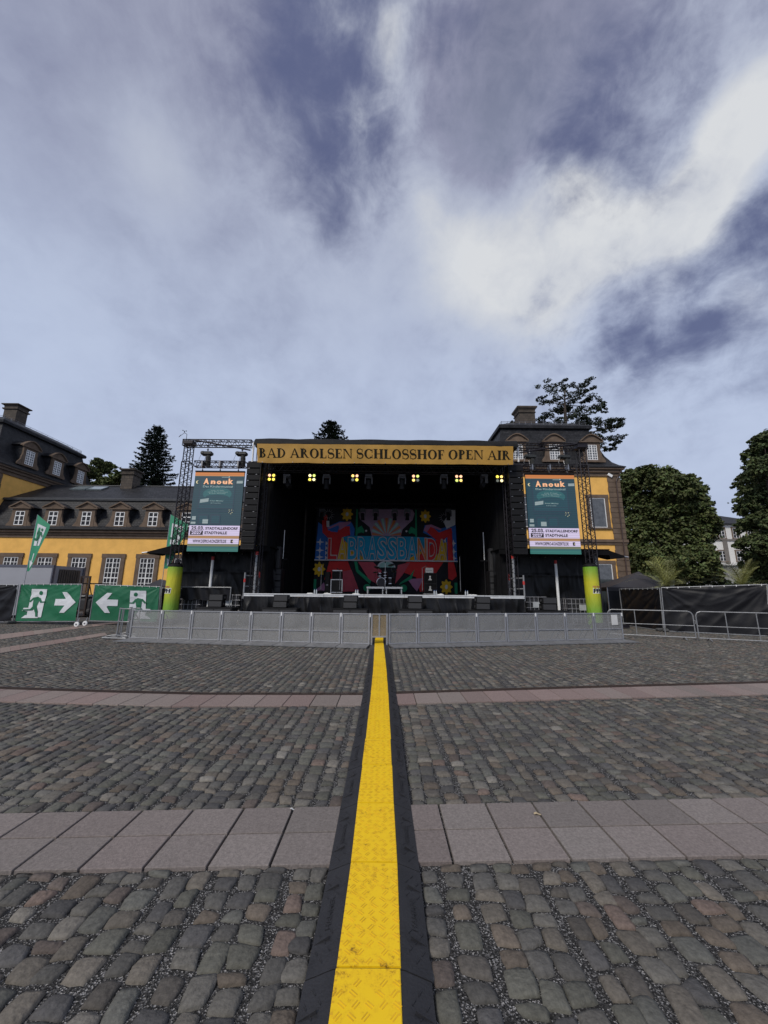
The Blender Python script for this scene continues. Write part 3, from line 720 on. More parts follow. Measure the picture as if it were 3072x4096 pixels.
# long wing between the pavilions
wg = thing('palace_wing', (-15, Y0 + .1, 0), 'long low ochre yellow palace wing with slate mansard and stone dormers', 'palace')
xa, xb = lx1, rx0; yw = Y0 + .1
mb = MB(); mb.box(xa + .05, xb - .05, yw, yw + 12, .55, 6.95); mb.build('wall', YWALL, wg)
mb = MB(); mb.box(xa + .05, xb - .05, yw - .1, yw + 12, 0, .55); mb.build('plinth', STONEB, wg)
mb = MB()
for z0, z1, o in ((6.95, 7.25, .10), (7.25, 7.5, .24), (7.5, 7.72, .46)): mb.box(xa + .02, xb - .02, yw - o, yw + 3, z0, z1)
mb.build('cornice', STONE, wg)
mb = MB(); mb.path([(xa, yw - .56, 7.78), (xb, yw - .56, 7.78)], .09, 8); mb.build('gutter', BLK, wg)
prof = [(-.55, 7.74), (-.35, 7.95), (.05, 8.3), (.6, 9.2), (1.15, 10.3), (1.6, 11.35), (1.75, 11.55), (7.0, 14.45), (13.5, 11.0), (13.5, 7.74)]
mb = MB(); mb.loft([[(x_, yw + a, z) for a, z in prof] for x_ in (xa + .01, xb - .01)]); rf = mb.build('roof', SLATE, wg)
mb = MB(); mb.loft([[(x_, yw + a, z) for a, z in ((1.42, 11.32), (1.40, 11.52), (1.55, 11.62), (1.8, 11.68))] for x_ in (xa + .02, xb - .02)]); mb.path([(xa, yw + 7, 14.5), (xb, yw + 7, 14.5)], .09, 6); mb.build('roof_trim', LEAD, rf)
FW = Fr((0, yw, 0), (1, 0, 0), (0, -1, 0))
bays = [-38.45 + 3.52 * i for i in range(14)]
for u in bays:
    window(wg, FW, u, 1.35, 4.9, 1.5, 4, 7, PANE, sur=.42, mid=3)
    dormer(wg, Fr((0, yw - .02, 0), (1, 0, 0), (0, -1, 0)), u, 8.25, 1.0, 1.5, 'tri', 2.0, 2, 3, PANE)
p0 = X(484, 1940, 46); p1 = X(530, 1940, 46); chimney(rf, p0, p1, 45.9, 47.4, 13.4, Z(520, 1877, 46), False)
mb = MB(); q0 = at(290, 1958, 45.5)
for k in range(2): mb.cbox((q0.x + .9 + k * 2.0, 45.7, 13.83), 1.8, 1.4, .16, rx=.5)
mb.build('skylight', pm('skylight_glass', (.16, .19, .2), .12, var=.2), rf)

# white villa far behind the right trees
b = thing('white_villa', (X(2960, 2200, 78), 78, 0), 'white two storey villa with grey roof half hidden between the right trees', 'house')
VW = pm('white_render', (.62, .61, .58), .85, var=.06); VG = pm('grey_stone_trim', (.15, .135, .12), .8, var=.15)
xl, xr = X(2790, 2150, 78), X(3090, 2150, 78); zt = Z(2950, 2100, 78); zm = Z(2950, 2160, 78)
mb = MB(); mb.box(xl, xr, 78, 90, 0, zt); mb.build('wall', VW, b)
mb = MB(); mb.loft([[(xl - .6, 77.4, zt), (xr + .6, 77.4, zt), (xr + .6, 90.6, zt), (xl - .6, 90.6, zt)], [(xl - .6, 77.4, zt + .25), (xr + .6, 77.4, zt + .25), (xr + .6, 90.6, zt + .25), (xl - .6, 90.6, zt + .25)], [(xl + 1, 83.9, zt + 3.6), (xr - 8.5, 83.9, zt + 3.6), (xr - 8.5, 84.1, zt + 3.6), (xl + 1, 84.1, zt + 3.6)]])
mb.build('roof', SLATE, b)
mb = MB(); mb.box(xl - .15, xr + .15, 77.8, 78.2, zm - .2, zm + .15); mb.box(X(2895, 2200, 78), X(2912, 2200, 78), 77.85, 78.1, 1, zm); mb.build('belt_course', VG, b)
FV = Fr((0, 78, 0), (1, 0, 0), (0, -1, 0))
for px in (2830, 2885, 2942, 3000, 3050):
    u = X(px, 2130, 78); window(b, FV, u, Z(px, 2153, 78), Z(px, 2112, 78), 1.25, 2, 3, PANE, sur=.22)
for px in (2830, 2890, 2958, 3015):
    u = X(px, 2220, 78); window(b, FV, u, Z(px, 2245, 78), Z(px, 2204, 78), 1.3, 2, 3, PANE, sur=.22)
mb = MB(); zc = Z(2960, 2256, 70); mb.box(X(2905, 2256, 70), X(3110, 2256, 70), 70, 77.8, zc - .25, zc); mb.build('porch_roof', VW, b)
mb = MB(); mb.box(X(2912, 2256, 70), X(3105, 2256, 70), 70.3, 77.7, .5, zc - .26); mb.build('porch', pm('grey_render', (.30, .30, .29), .85, var=.15), b)

# ------------------------------------------------------------------ trees
LEAF = attr_mat('leaves', rough=.65, var=.25, scale=.8, bump=0, spec=.25)
NEED = attr_mat('needles', rough=.7, var=.25, scale=.9, bump=0, spec=.2)
BARK = pm('bark', (.055, .042, .034), .9, var=.35, scale=4, bump=.6, bscale=18)
def rvec(n):
    v = rng.normal(size=(n, 3)); return v / np.linalg.norm(v, axis=1)[:, None]
def leaf_cloud(name, P, S, cols, mat, parent, up=0.35, nrm=None):
    """one small four cornered leaf spray per point"""
    n = len(P); nn = rvec(n); nn[:, 2] = abs(nn[:, 2]) + up
    if nrm is not None: nn = nn * .8 + nrm
    nn /= np.linalg.norm(nn, axis=1)[:, None]
    t = np.cross(nn, rvec(n)); t /= np.linalg.norm(t, axis=1)[:, None] + 1e-9; b = np.cross(nn, t)
    S = np.asarray(S).reshape(-1, 1)
    a = rng.uniform(.5, .75, (n, 1))
    V = np.stack([P - t * S, P + b * S * a + nn * S * .15, P + t * S, P - b * S * a + nn * S * .15], 1).reshape(-1, 3)
    F = np.arange(n * 4).reshape(n, 4)
    return fast_mesh(name, V, F, mat, parent, cols)
def gcol(n, base, spread=.3, hue=.15):
    c = np.array(base)[None] * rng.uniform(1 - spread, 1 + spread, (n, 1)); c = c * (1 + rng.uniform(-hue, hue, (n, 3)) * np.array((1., .5, .7))); return np.clip(c, 0, 1)
def broadleaf(label, base, clumps, n_per, leaf, col, cat='tree', group=None, trunk_r=.35, limbs=8):
    """clumps: (x, y, z, rx, ry, rz) in metres; sprays sit on and just inside each clump's skin so gaps stay between them"""
    t = thing('tree', base, label, cat, group)
    base = Vector(base); mb = MB(); zc = np.mean([c[2] for c in clumps])
    mid = base + Vector((0, 0, (zc - base.z) * .55))
    mb.tube(base, mid, trunk_r, 10, trunk_r * .75)
    for i, c in enumerate(clumps[:limbs]): mb.tube(mid - Vector((0, 0, .8)), mid.lerp(Vector(c[:3]), .5) + Vector((0, 0, .5)), trunk_r * .5, 7, trunk_r * .3); mb.tube(mid.lerp(Vector(c[:3]), .5) + Vector((0, 0, .5)), c[:3], trunk_r * .3, 6, trunk_r * .08)
    mb.build('trunk', BARK, t)
    P, S, C, NN = [], [], [], []
    for c in clumps:
        ctr_ = np.array(c[:3]); r = np.array(c[3:6]); k = int(n_per * (r[0] * r[2]) ** .9)
        sub = max(10, int(k / 34)); sd_ = rvec(sub); sd_[:, 2] = np.where(sd_[:, 2] < -.55, -sd_[:, 2], sd_[:, 2])
        sc_ = ctr_ + sd_ * r * rng.uniform(.55, 1.06, (sub, 1)); sr = rng.uniform(.14, .30, sub) * r.min()
        tone = rng.uniform(.62, 1.38, sub)
        idx = rng.integers(0, sub, k); off = rvec(k) * rng.uniform(.3, 1., (k, 1)) ** .5
        off[:, 2] *= .62; off[:, 2] -= .12; off *= np.where(rng.random((k, 1)) < .10, rng.uniform(1.2, 1.75, (k, 1)), 1.)
        P.append(sc_[idx] + off * sr[idx][:, None]); S.append(rng.uniform(.45, 1.35, k) * leaf)
        C.append(gcol(k, col) * tone[idx][:, None]); NN.append(off * .9)
    leaf_cloud('crown', np.concatenate(P), np.concatenate(S), np.concatenate(C), LEAF, t, nrm=np.concatenate(NN))
    return t
def px_clumps(lst, Y, dy):
    out = []
    for px, py, r in lst:
        yy = Y + rng.uniform(-dy, dy); p = at(px, py, yy); s = yy * .93 / FP; out.append((p.x, p.y, p.z, r * s, r * s * rng.uniform(.8, 1.1), r * s * rng.uniform(.8, .95)))
    return out
# big chestnut on the right
ch = [(2560, 1950, 85), (2640, 1925, 80), (2700, 1960, 80), (2760, 1985, 70), (2790, 2060, 80), (2790, 2140, 66), (2800, 2220, 62), (2560, 2040, 95), (2660, 2060, 110), (2740, 2140, 100), (2620, 2160, 110), (2540, 2130, 80),
      (2560, 2250, 95), (2660, 2270, 110), (2770, 2260, 90), (2835, 2300, 55), (2520, 1985, 60), (2580, 1895, 45), (2690, 1905, 35), (2755, 1930, 40), (2510, 2300, 60), (2700, 2340, 80), (2600, 2340, 80), (2525, 1910, 45), (2835, 2100, 45)]
base = at(2680, 2400, 50); base.z = -.02
broadleaf('broad dark green chestnut tree beside the right pavilion', base, px_clumps(ch, 50, 3.0), 1250, .20, (.076, .096, .034), trunk_r=.55, limbs=3)
ch = [(3060, 1790, 60), (3010, 1830, 45), (3080, 1880, 90), (3000, 1935, 60), (3040, 2010, 80), (2985, 2030, 40), (3090, 2080, 90), (3010, 2110, 55), (3050, 2190, 80), (2985, 2180, 40), (3100, 2250, 80), (3030, 2265, 60), (3110, 1780, 80), (3150, 1950, 110), (3170, 2130, 110), (3040, 1760, 30), (2975, 1965, 30), (2965, 2050, 25), (3160, 2290, 90), (3060, 2330, 60)]
base = at(3130, 2400, 40); base.z = -.02
broadleaf('tall dark broadleaf tree cut off by the right edge', base, px_clumps(ch, 40, 2.5), 1250, .17, (.058, .076, .028), trunk_r=.45, limbs=3)
ch = [(350, 1890, 38), (400, 1870, 45), (440, 1885, 40), (470, 1920, 40), (380, 1930, 50), (430, 1940, 50), (320, 1930, 30), (500, 1900, 25), (385, 1850, 22)]
base = at(410, 2400, 62); base.z = -.02
broadleaf('round mid green tree behind the left wing roof', base, px_clumps(ch, 62, 2.0), 900, .21, (.078, .096, .032), trunk_r=.4)
ch = [(2050, 1695, 16), (2030, 1705, 14), (2070, 1700, 14), (2010, 1712, 12)]
base = at(2045, 2400, 66); base.z = -.02
broadleaf('small tree top just showing behind the right pavilion chimney', base, px_clumps(ch, 66, 1.0), 420, .28, (.035, .045, .018), trunk_r=.3)
# distant wood closing the view low down on the right and left
def hedge(label, pts, Y, r, col, n_per, leaf):
    cl = px_clumps([(px, py, r * rng.uniform(.8, 1.2)) for px, py in pts], Y, 2.5)
    base = at(pts[len(pts) // 2][0], 2400, Y); base.z = -.02
    broadleaf(label, base, cl, n_per, leaf, col, 'shrub', trunk_r=.15, limbs=4)
hedge('dark bushes under the villa behind the right fence', [(2500, 2350), (2580, 2360), (2700, 2350), (2800, 2345), (2860, 2330), (2900, 2355), (3010, 2330), (3080, 2320), (2960, 2350), (2750, 2370)], 58, 45, (.030, .045, .016), 300, .3)

def conifer(label, base, h, rmax, n_wh, col, seg=7, kind='spruce', z0=0.0, pw=.45):
    t = thing('spruce_tree', base, label, 'tree')
    base = Vector(base); mb = MB(); mb.tube(base, base + Vector((0, 0, h)), h * .014, 8, .03); mb.build('trunk', BARK, t)
    P, S, C, NN = [], [], [], []
    for k in range(n_wh):
        f = k / n_wh; f = f + rng.normal(0, .004); f = min(max(f, 0), .995); z = h * (z0 + (1 - z0) * f); rad = rmax * (1 - f) ** pw * rng.uniform(.82, 1.1) + .15
        nb = int(9 - 3 * f); a0 = rng.uniform(0, 6.28)
        for b_ in range(nb):
            a = a0 + 2 * PI * b_ / nb + rng.normal(0, .12); rl = rad * rng.uniform(.72, 1.08); m_ = int(16 + 34 * rl)
            s = rng.uniform(.08, 1., m_) ** .8; dz = -.22 * rl * s + .20 * rl * s ** 3
            wdt = .26 * rl * (1 - s) + .10
            lat = rng.normal(0, 1, m_) * wdt * .62
            px_ = base.x + math.cos(a) * rl * s - math.sin(a) * lat; py_ = base.y + math.sin(a) * rl * s + math.cos(a) * lat
            pz_ = base.z + z + dz - abs(lat) * .3 + rng.normal(0, .08, m_)
            P.append(np.stack([px_, py_, pz_], 1)); S.append(rng.uniform(.10, .24, m_) * (.8 + .4 * (1 - f))); C.append(gcol(m_, col, .35) * rng.uniform(.75, 1.25)); NN.append(np.tile((0, 0, .6), (m_, 1)))
    leaf_cloud('crown', np.concatenate(P), np.concatenate(S), np.concatenate(C), NEED, t, up=.5, nrm=np.concatenate(NN))
base = at(615, 1830, 62); base.z = -.02; hh = Z(615, 1700, 62)
conifer('dark pointed spruce behind the left palace wing', base, hh, 6.0, 60, (.024, .036, .025), z0=.25, pw=.5)
base = at(1324, 1730, 50); base.z = -.02
conifer('spruce tip rising above the stage roof', base, Z(1325, 1678, 50), 7.6, 44, (.022, .032, .018), z0=.35, pw=.62)
# old pine with flat cloudy sprays
base = at(2275, 2400, 60); base.z = -.02
t = thing('pine_tree', base, 'dark wind shaped pine towering behind the right pavilion roof', 'tree')
mb = MB(); tp = at(2258, 1560, 60); m1 = at(2262, 1700, 60)
mb.tube(base, m1, .5, 9, .32); mb.tube(m1, tp, .32, 8, .06)
pads = [(2215, 1555, 42), (2262, 1540, 30), (2320, 1545, 38), (2355, 1560, 22), (2200, 1600, 38), (2290, 1590, 55), (2345, 1600, 36), (2230, 1640, 45), (2320, 1640, 60), (2390, 1620, 34), (2180, 1665, 34), (2270, 1675, 50), (2340, 1680, 45), (2165, 1690, 22),
        (2400, 1690, 46), (2455, 1690, 36), (2430, 1705, 40), (2385, 1725, 34), (2440, 1755, 38), (2410, 1770, 30), (2450, 1780, 20), (2430, 1800, 22), (2405, 1640, 22), (2230, 1690, 30), (2170, 1590, 16), (2480, 1700, 16), (2310, 1705, 30), (2360, 1750, 24)]
P, S, C, NN = [], [], [], []
for px, py, r in pads:
    yy = 60 + rng.uniform(-2.2, 2.2); c = at(px, py, yy); rr_ = r * 62 / FP
    f = min(1, max(0.1, (c.z - base.z - 10) / (tp.z - 10))); st = base.lerp(tp, min(.95, (c.z - 1.2) / tp.z))
    mb.tube(st, st.lerp(c, .6) + Vector((0, 0, -.3)), .09, 5, .06); mb.tube(st.lerp(c, .6) + Vector((0, 0, -.3)), c, .06, 5, .02)
    for s_ in range(9):
        k = int(42 * rr_); cc = np.array(c) + rng.normal(0, .50, 3) * rr_ * np.array((1.25, 1.25, .36)); o_ = rvec(k) * rng.uniform(.2, 1, (k, 1)) ** .6
        P.append(cc + o_ * np.array((.42, .42, .17)) * rr_); S.append(rng.uniform(.09, .2, k)); C.append(gcol(k, (.028, .038, .022), .35) * rng.uniform(.75, 1.3)); NN.append(o_ * .5)
mb.build('trunk', BARK, t); leaf_cloud('crown', np.concatenate(P), np.concatenate(S), np.concatenate(C), NEED, t, nrm=np.concatenate(NN))
# potted palms behind the right fence
PALM = attr_mat('palm_fronds', rough=.5, var=.2, scale=3, bump=0, spec=.4)
def palm(px, py, Y, spread, label, seed):
    r_ = np.random.default_rng(seed); c = at(px, py, Y); t = thing('palm_tree', (c.x, c.y, 0), label, 'palm tree', 'palms behind the fence')
    mb = MB(); prof = [(.22 + .03 * (i % 2), i * c.z / 14) for i in range(15)]; mb.lathe(prof, (c.x, c.y, 0), 10); mb.build('trunk', BARK, t)
    V, C = [], []
    for k in range(24):
        a = 2 * PI * k / 30 * 1.618 * 5 + r_.normal(0, .2); el = r_.uniform(.25, 1.4); Lf = spread * r_.uniform(.8, 1.1)
        d = Vector((math.cos(a), math.sin(a), 0)); side = Vector((-d.y, d.x, 0)); pts = []
        for s in range(19):
            u = s / 18; h = Lf * (math.sin(el) * u - .75 * u * u * math.cos(el) ** .6 * .8); rr_ = Lf * (math.cos(el) * u + .12 * u * u); pts.append(c + d * rr_ + Vector((0, 0, h)))
        col = np.array((.24, .245, .085)) * r_.uniform(.6, 1.3) * (1, 1, r_.uniform(.7, 1.2))
        for s in range(1, 18):
            p, q = pts[s], pts[s + 1] if s < 18 else pts[s]; tg = (q - p).normalized(); l = Lf * .30 * math.sin(PI * min(1, (s + 2) / 20)) ** .7
            for sg in (-1, 1):
                for hh_ in (0, .5)[:1 + (s % 2)]:
                    p2 = p.lerp(q, hh_); tip = p2 + side * sg * l * .62 + tg * l * .72 + Vector((0, 0, -.15 * l + .12 * l)); wv = tg * .013
                    V += [p2 - wv, p2 + wv, tip + wv * .3, tip - wv * .3]; C.append(col * r_.uniform(.8, 1.2))
            V += [p - side * .012, p + side * .012, q + side * .01, q - side * .01]; C.append(col * 1.2)
    fast_mesh('fronds', [tuple(v) for v in V], np.arange(len(V)).reshape(-1, 4), PALM, t, np.array(C))
palm(2668, 2352, 23.0, 2.3, 'feathery date palm rising over the black fence in front of the chestnut', 3)
palm(2968, 2345, 22.0, 2.2, 'feathery date palm over the black fence below the white villa', 8)
# ------------------------------------------------------------------ stage
YS = 20.0
sxl, sxr = X(975, 2372, YS), X(2098, 2382, YS)
DZ = 1.60
rl, rr_x = X(1020, 1765, 19.5), X(2068, 1770, 19.5)
zt_l = Z(1540, 1757, 19.5)
stage = thing('stage', (0, YS, 0), 'large open air concert stage with black roof, curtains and skirt', 'stage')
mb = MB(); mb.box(sxl, sxr, YS + .06, 30.2, DZ - .16, DZ); mb.build('deck', pm('black_deck_plywood', (.02, .019, .018), .6, var=.3, scale=3), stage)
mb = MB(); n = 7
for i in range(n):
    a, b = sxl + (sxr - sxl) * i / n, sxl + (sxr - sxl) * (i + 1) / n
    mb.box(a + .01, b - .01, YS - .01, YS + .055, DZ - .15, DZ + .005); mb.box(a + .01, b - .01, YS - .035, YS - .01, DZ - .135, DZ - .115); mb.box(a + .01, b - .01, YS - .03, YS - .01, DZ - .04, DZ - .02)
mb.build('deck_edge', EDGEW, stage)
mb = MB()                                                # wavy plastic skirt
def skirt(u, v):
    x = sxl + .05 + (sxr - sxl - .1) * u; z = (DZ - .16) * v
    k = (1 - v) ** .6
    q = x * 4.2 + 2.2 * mnoise.noise(Vector((x * .55, v * .8, 7.))); fold = abs(math.sin(q)) ** .6
    y = YS - .03 - .15 * (1 - fold) * (.5 + .5 * k) + .05 * mnoise.noise(Vector((x * 5.5 + v * 2, v * 1.6, 2.))) + .06 * mnoise.noise(Vector((x * 1.3, v * 2.5, 2.)))
    return (x, min(y, YS + .05), z)
mb.grid(skirt, 420, 14); mb.build('skirt', TARP, stage)
# dark inside: back cloth, side curtains, ceiling
def curtain(x0, y0, x1, y1, z0, z1, amp, per):
    mb = MB(); L_ = math.hypot(x1 - x0, y1 - y0); nx_ = (-(y1 - y0) / L_, (x1 - x0) / L_)
    def fn(u, v):
        s = u * L_; o = amp * math.sin(s / per * 2 * PI + .8 * math.sin(s * .7)); return (x0 + (x1 - x0) * u + nx_[0] * o, y0 + (y1 - y0) * u + nx_[1] * o, z0 + (z1 - z0) * v)
    mb.grid(fn, int(L_ / per * 6), 2); return mb
curtain(sxl + .3, 30.0, sxr - .3, 30.0, DZ, 9.2, .07, .5).build('back_curtain', CLOTH, stage)
for x0, nm_ in ((-6.35, 'l'), (6.45, 'r')):
    curtain(x0, 21.4, x0, 29.9, DZ, 9.2, .08, .45).build('side_curtain', CLOTH, stage)
    xo = sxl + .02 if x0 < 0 else sxr - .02
    curtain(x0, 21.4, xo, 21.3, DZ, 9.55, .05, .4).build('wing_curtain', CLOTH, stage)
mb = MB(); mb.slab([(rl + .05, 19.62, 9.5), (rr_x - .05, 19.62, 9.5), (rr_x - .05, 30.4, 9.0), (rl + .05, 30.4, 9.0)], (0, 0, .12)); mb.box(rl + .05, rr_x - .05, 30.05, 30.3, DZ, 9.0); mb.build('roof', CLOTH, stage)
mb = MB()                                                # folded tarpaulin lip over the front truss
zb = Z(1540, 1790, 19.5)
def lip(u, v):
    a = -.5 + v * 4.0; x = rl + (rr_x - rl) * u; w_ = .035 * mnoise.noise(Vector((x * 1.1, v * 6, 0))) + .02 * math.sin(x * 2.3 + v * 5)
    r = .22 + w_; return (x, 19.62 - .30 + .28 * (1 - math.cos(a)) * .6 - w_, (zt_l + zb) / 2 + (.5 * (zt_l - zb) + .3 * w_) * math.sin(a - .7))
mb.grid(lip, 120, 10); mb.box(rl, rr_x, 19.55, 20.3, zb + .02, zt_l - .06); mb.build('roof_tarpaulin', pm('roof_tarp', (.011, .011, .011), .7, var=.4, scale=3, bump=.8, bscale=5, spec=.2), stage)
for x0 in (sxl + .35, sxr - .35):                        # corner towers
    for y0 in (20.55, 29.6):
        mb = MB(); truss(mb, (x0, y0, DZ - 1.6), (x0, y0, 9.6), .42, .026, .013); mb.build('corner_tower', TRUSS, stage)
for px, sg in ((1013, -1), (2071, 1)):                   # white standards beside the banner
    x0 = X(px, 1800, 19.75); mb = MB(); mb.tube((x0, 19.75, Z(px, 1848, 19.75)), (x0, 19.75, zt_l - .15), .05, 8); mb.build('standard', WHITE, stage)
for px0, px1, py0, py1 in ((1016, 1014, 2371, 2220), (2059, 2053, 2371, 2235)):
    mb = MB(); a = at(px0, py0, 20.4); b = at(px1, py1, 20.4); mb.tube((a.x, 20.4, DZ), (a.x, 20.4, b.z), .07, 8)
    o = mb.build('standard', GALV, stage); mb = MB(); mb.tube((a.x, 20.4, b.z), (a.x, 20.4, b.z + .18), .075, 8); mb.build('red_collar', RED, o)
for sgn, pp in ((-1, (978, 1035)), (1, (2095, 2036))):   # scaffold handrails at the stage corners
    xo = X(pp[0], 2330, 20.1); xi = X(pp[1], 2330, 20.9); mb = MB(); z1, z2 = Z(978, 2298, 20.1), Z(978, 2345, 20.1)
    mb.tube((xo, 20.1, 1.35), (xo, 20.1, z1 + .1), .045, 8); mb.tube((xi, 20.9, DZ), (xi, 20.9, z1 + .06), .045, 8)
    for z in (z1 - .05, z2): mb.tube((xo, 20.1, z), (xi, 20.9, z), .032, 8)
    o = mb.build('handrail', GALV, stage); mb = MB()
    for q in ((xo, 20.1, (z1 + z2) / 2), (xi, 20.9, z1 - .05), (xi, 20.9, z1 + .1)): mb.tube((q[0], q[1], q[2] - .09), (q[0], q[1], q[2] + .09), .056, 8)
    mb.build('coupler', RED, o)
# --- banner with the serif lettering
t_, n_, s_, e_ = .245, .075, .055, .085
def rect(a, b, c, d): return [(a, b), (c, b), (c, d), (a, d)]
def stem(x, w_, bot=1, top=1):
    o = [rect(x, 0, x + w_, 1)]
    if bot: o.append(rect(x - e_, 0, x + w_ + e_, s_))
    if top: o.append(rect(x - e_, 1 - s_, x + w_ + e_, 1))
    return o
def ring(cx, cy, rx_, ry, tx, ty, a0=0, a1=360, n=28):
    o = []
    for i in range(n):
        a, b = R(a0 + (a1 - a0) * i / n), R(a0 + (a1 - a0) * (i + 1) / n)
        o.append([(cx + rx_ * math.cos(a), cy + ry * math.sin(a)), (cx + rx_ * math.cos(b), cy + ry * math.sin(b)), (cx + (rx_ - tx) * math.cos(b), cy + (ry - ty) * math.sin(b)), (cx + (rx_ - tx) * math.cos(a), cy + (ry - ty) * math.sin(a))])
    return o
def sshape():
    pts = [(.36 + .27 * math.cos(R(a)), .75 + .26 * math.sin(R(a))) for a in range(20, 271, 14)] + [(.37 + .30 * math.cos(R(a)), .25 + .26 * math.sin(R(a))) for a in range(86, -165, -14)]
    m = len(pts); o = []; side = []
    for i, p in enumerate(pts):
        a, b = pts[max(0, i - 1)], pts[min(m - 1, i + 1)]; dx, dy = b[0] - a[0], b[1] - a[1]; l = math.hypot(dx, dy) or 1
        w_ = .03 + .08 * math.exp(-((i / (m - 1) - .5) / .2) ** 2); side.append(((p[0] - dy / l * w_, p[1] + dx / l * w_), (p[0] + dy / l * w_, p[1] - dx / l * w_)))
    for i in range(m - 1): o.append([side[i][0], side[i + 1][0], side[i + 1][1], side[i][1]])
    return o + [rect(.58, .66, .63, 1.0), rect(.07, .0, .12, .36)]
GL = {'I': (stem(e_, t_), .42), 'O': (ring(.50, .5, .47, .52, .23, .065), 1.0), 'C': (ring(.50, .5, .47, .52, .23, .065, 42, 318, 24) + [rect(.82, .62, .87, 1.0), rect(.82, 0., .87, .38)], .94),
      'B': (stem(e_, t_) + ring(.28, .76, .33, .24, .18, .045, -90, 90, 14) + ring(.28, .265, .40, .265, .19, .045, -90, 90, 14), .76),
      'D': (stem(e_, t_) + ring(.28, .5, .58, .5, .19, .045, -90, 90, 20), .94), 'P': (stem(e_, t_) + ring(.28, .73, .37, .27, .18, .045, -90, 90, 14), .72),
      'R': (stem(e_, t_) + ring(.28, .75, .35, .25, .18, .045, -90, 90, 14) + [[(.34, .5), (.52, .52), (.82, .04), (.98, .0), (.66, .0)]], .90),
      'L': (stem(e_, t_) + [rect(.28, 0, .68, s_), [(.60, 0), (.70, 0), (.70, .30), (.67, .30)]], .76), 'S': (sshape(), .74),
      'E': (stem(e_, t_) + [rect(.28, 0, .66, s_), rect(.28, 1 - s_, .64, 1), rect(.28, .49, .52, .54), [(.60, 0), (.70, 0), (.70, .28), (.67, .28)], [(.58, 1), (.66, 1), (.66, .74), (.63, .74)], rect(.49, .38, .53, .65)], .77),
      'F': (stem(e_, t_) + [rect(.28, 1 - s_, .64, 1), rect(.28, .47, .52, .52), [(.58, 1), (.66, 1), (.66, .72), (.63, .72)], rect(.49, .36, .53, .63)], .70),
      'H': (stem(e_, t_) + stem(.68, t_) + [rect(.28, .48, .68, .53)], 1.02), 'N': (stem(e_, n_) + stem(.80, n_, 0) + [[(.06, 1), (.30, 1), (.86, 0), (.80, 0)]], 1.0),
      'A': ([[(.10, 0), (.165, 0), (.50, .90), (.47, 1)], [(.45, 1.0), (.56, 1.0), (.97, 0), (.75, 0)], rect(.24, .30, .68, .35), rect(0.02, 0, .26, s_), rect(.66, 0, 1.05, s_)], 1.02)}
def serif(mb, text, fn, N_, gap=.06, word=.34):
    x = 0.; out = []
    for ch in text:
        if ch == ' ': x += word; continue
        ps, ad = GL[ch]
        for p in ps: out.append([(x + a, b) for a, b in p])
        x += ad + gap
    k = 0
    for p in out:
        mb.add([fn(a / x, b) + N_ * (.0012 * (k % 5)) for a, b in p], [tuple(range(len(p)))]); k += 1
YB = 19.28
def bpt(px, py): return at(px, py, YB)
TL, TR, BL, BR = bpt(1028, 1774), bpt(2053, 1785), bpt(1029, 1849), bpt(2053, 1858)
def bwave(u, v): return .035 * mnoise.noise(Vector((u * 9, v * 1.2, .3))) + .02 * math.sin(u * 34 + v * 2) * (1 - v) + .018 * mnoise.noise(Vector((u * 30, v * 3, 4.)))
def bsurf(u, v):
    p = BL.lerp(BR, u).lerp(TL.lerp(TR, u), v); return Vector((p.x, YB + bwave(u, v), p.z - .03 * abs(math.sin(u * PI * 5)) * (1 - v)))
ban = thing('banner', (0, YB, 0), 'long ochre banner with dark serif lettering across the stage roof', 'banner')
mb = MB(); mb.grid(lambda u, v: bsurf(u, v), 110, 8); mb.build('banner_cloth', pm('banner_ochre', (.36, .195, .026), .7, var=.16, scale=1.2, bump=.15, bscale=6), ban)
mb = MB(); h0, h1 = .27, .76
serif(mb, 'BAD AROLSEN SCHLOSSHOF OPEN AIR', lambda u, v: bsurf(.007 + u * .985, h0 + v * (h1 - h0)) + Vector((0, -.015, 0)), Vector((0, -1, 0)))
mb.build('lettering', pm('banner_ink', (.013, .012, .008), .8, var=.1, spec=.1), ban)
mb = MB()
for i in range(9): p = bsurf(.02 + .12 * i, 0.02); mb.ball(p + Vector((0, -.02, 0)), .025, n=6, m_=4)
mb.build('eyelet', ALU, ban)

# --- line arrays
def line_array(px, py0, py1, nbox, label):
    Yk = 19.75; a = at(px, py0, Yk); b = at(px, py1, Yk); t = thing('line_array', (a.x, Yk, b.z), label, 'loudspeaker', 'hanging line arrays')
    hb = (a.z - b.z) / nbox; W = .70
    for i in range(nbox):
        z = a.z - hb * (i + .5); mb = MB(); back = .012 * (i - 3) ** 2 * .06
        mb.cbox((a.x, Yk + .25 - back, z), W, .5, hb - .028, rx=-.012 * i, bev=.02)
        mb.box(a.x - .31, a.x + .31, Yk - .012 - back, Yk - .004 - back, z - hb * .36, z + hb * .36)
        mb.build('speaker_cabinet', BLK, t)
    mb = MB()
    for s in (-1, 1): mb.box(a.x + s * .36 - .012, a.x + s * .36 + .012, Yk - .01, Yk + .06, b.z + .05, a.z)
    mb.box(a.x - .34, a.x + .34, Yk + .02, Yk + .45, a.z, a.z + .07); mb.build('flying_frame', TRUSS, t)
    mb = MB()
    for i in range(1, nbox): z = a.z - hb * i; mb.box(a.x + (-.3 if i % 2 else .12), a.x + (-.22 if i % 2 else .2), Yk - .02, Yk - .015, z - .008, z + .008)
    mb.build('rigging_pin', ALU, t)
    mb = MB(); mb.tube((a.x, Yk + .25, a.z + .07), (a.x, Yk + .25, a.z + 1.0), .02, 6); mb.build('chain', STEEL, t)
line_array(1018, 1849, 2202, 14, 'black hanging line array at the left side of the stage opening')
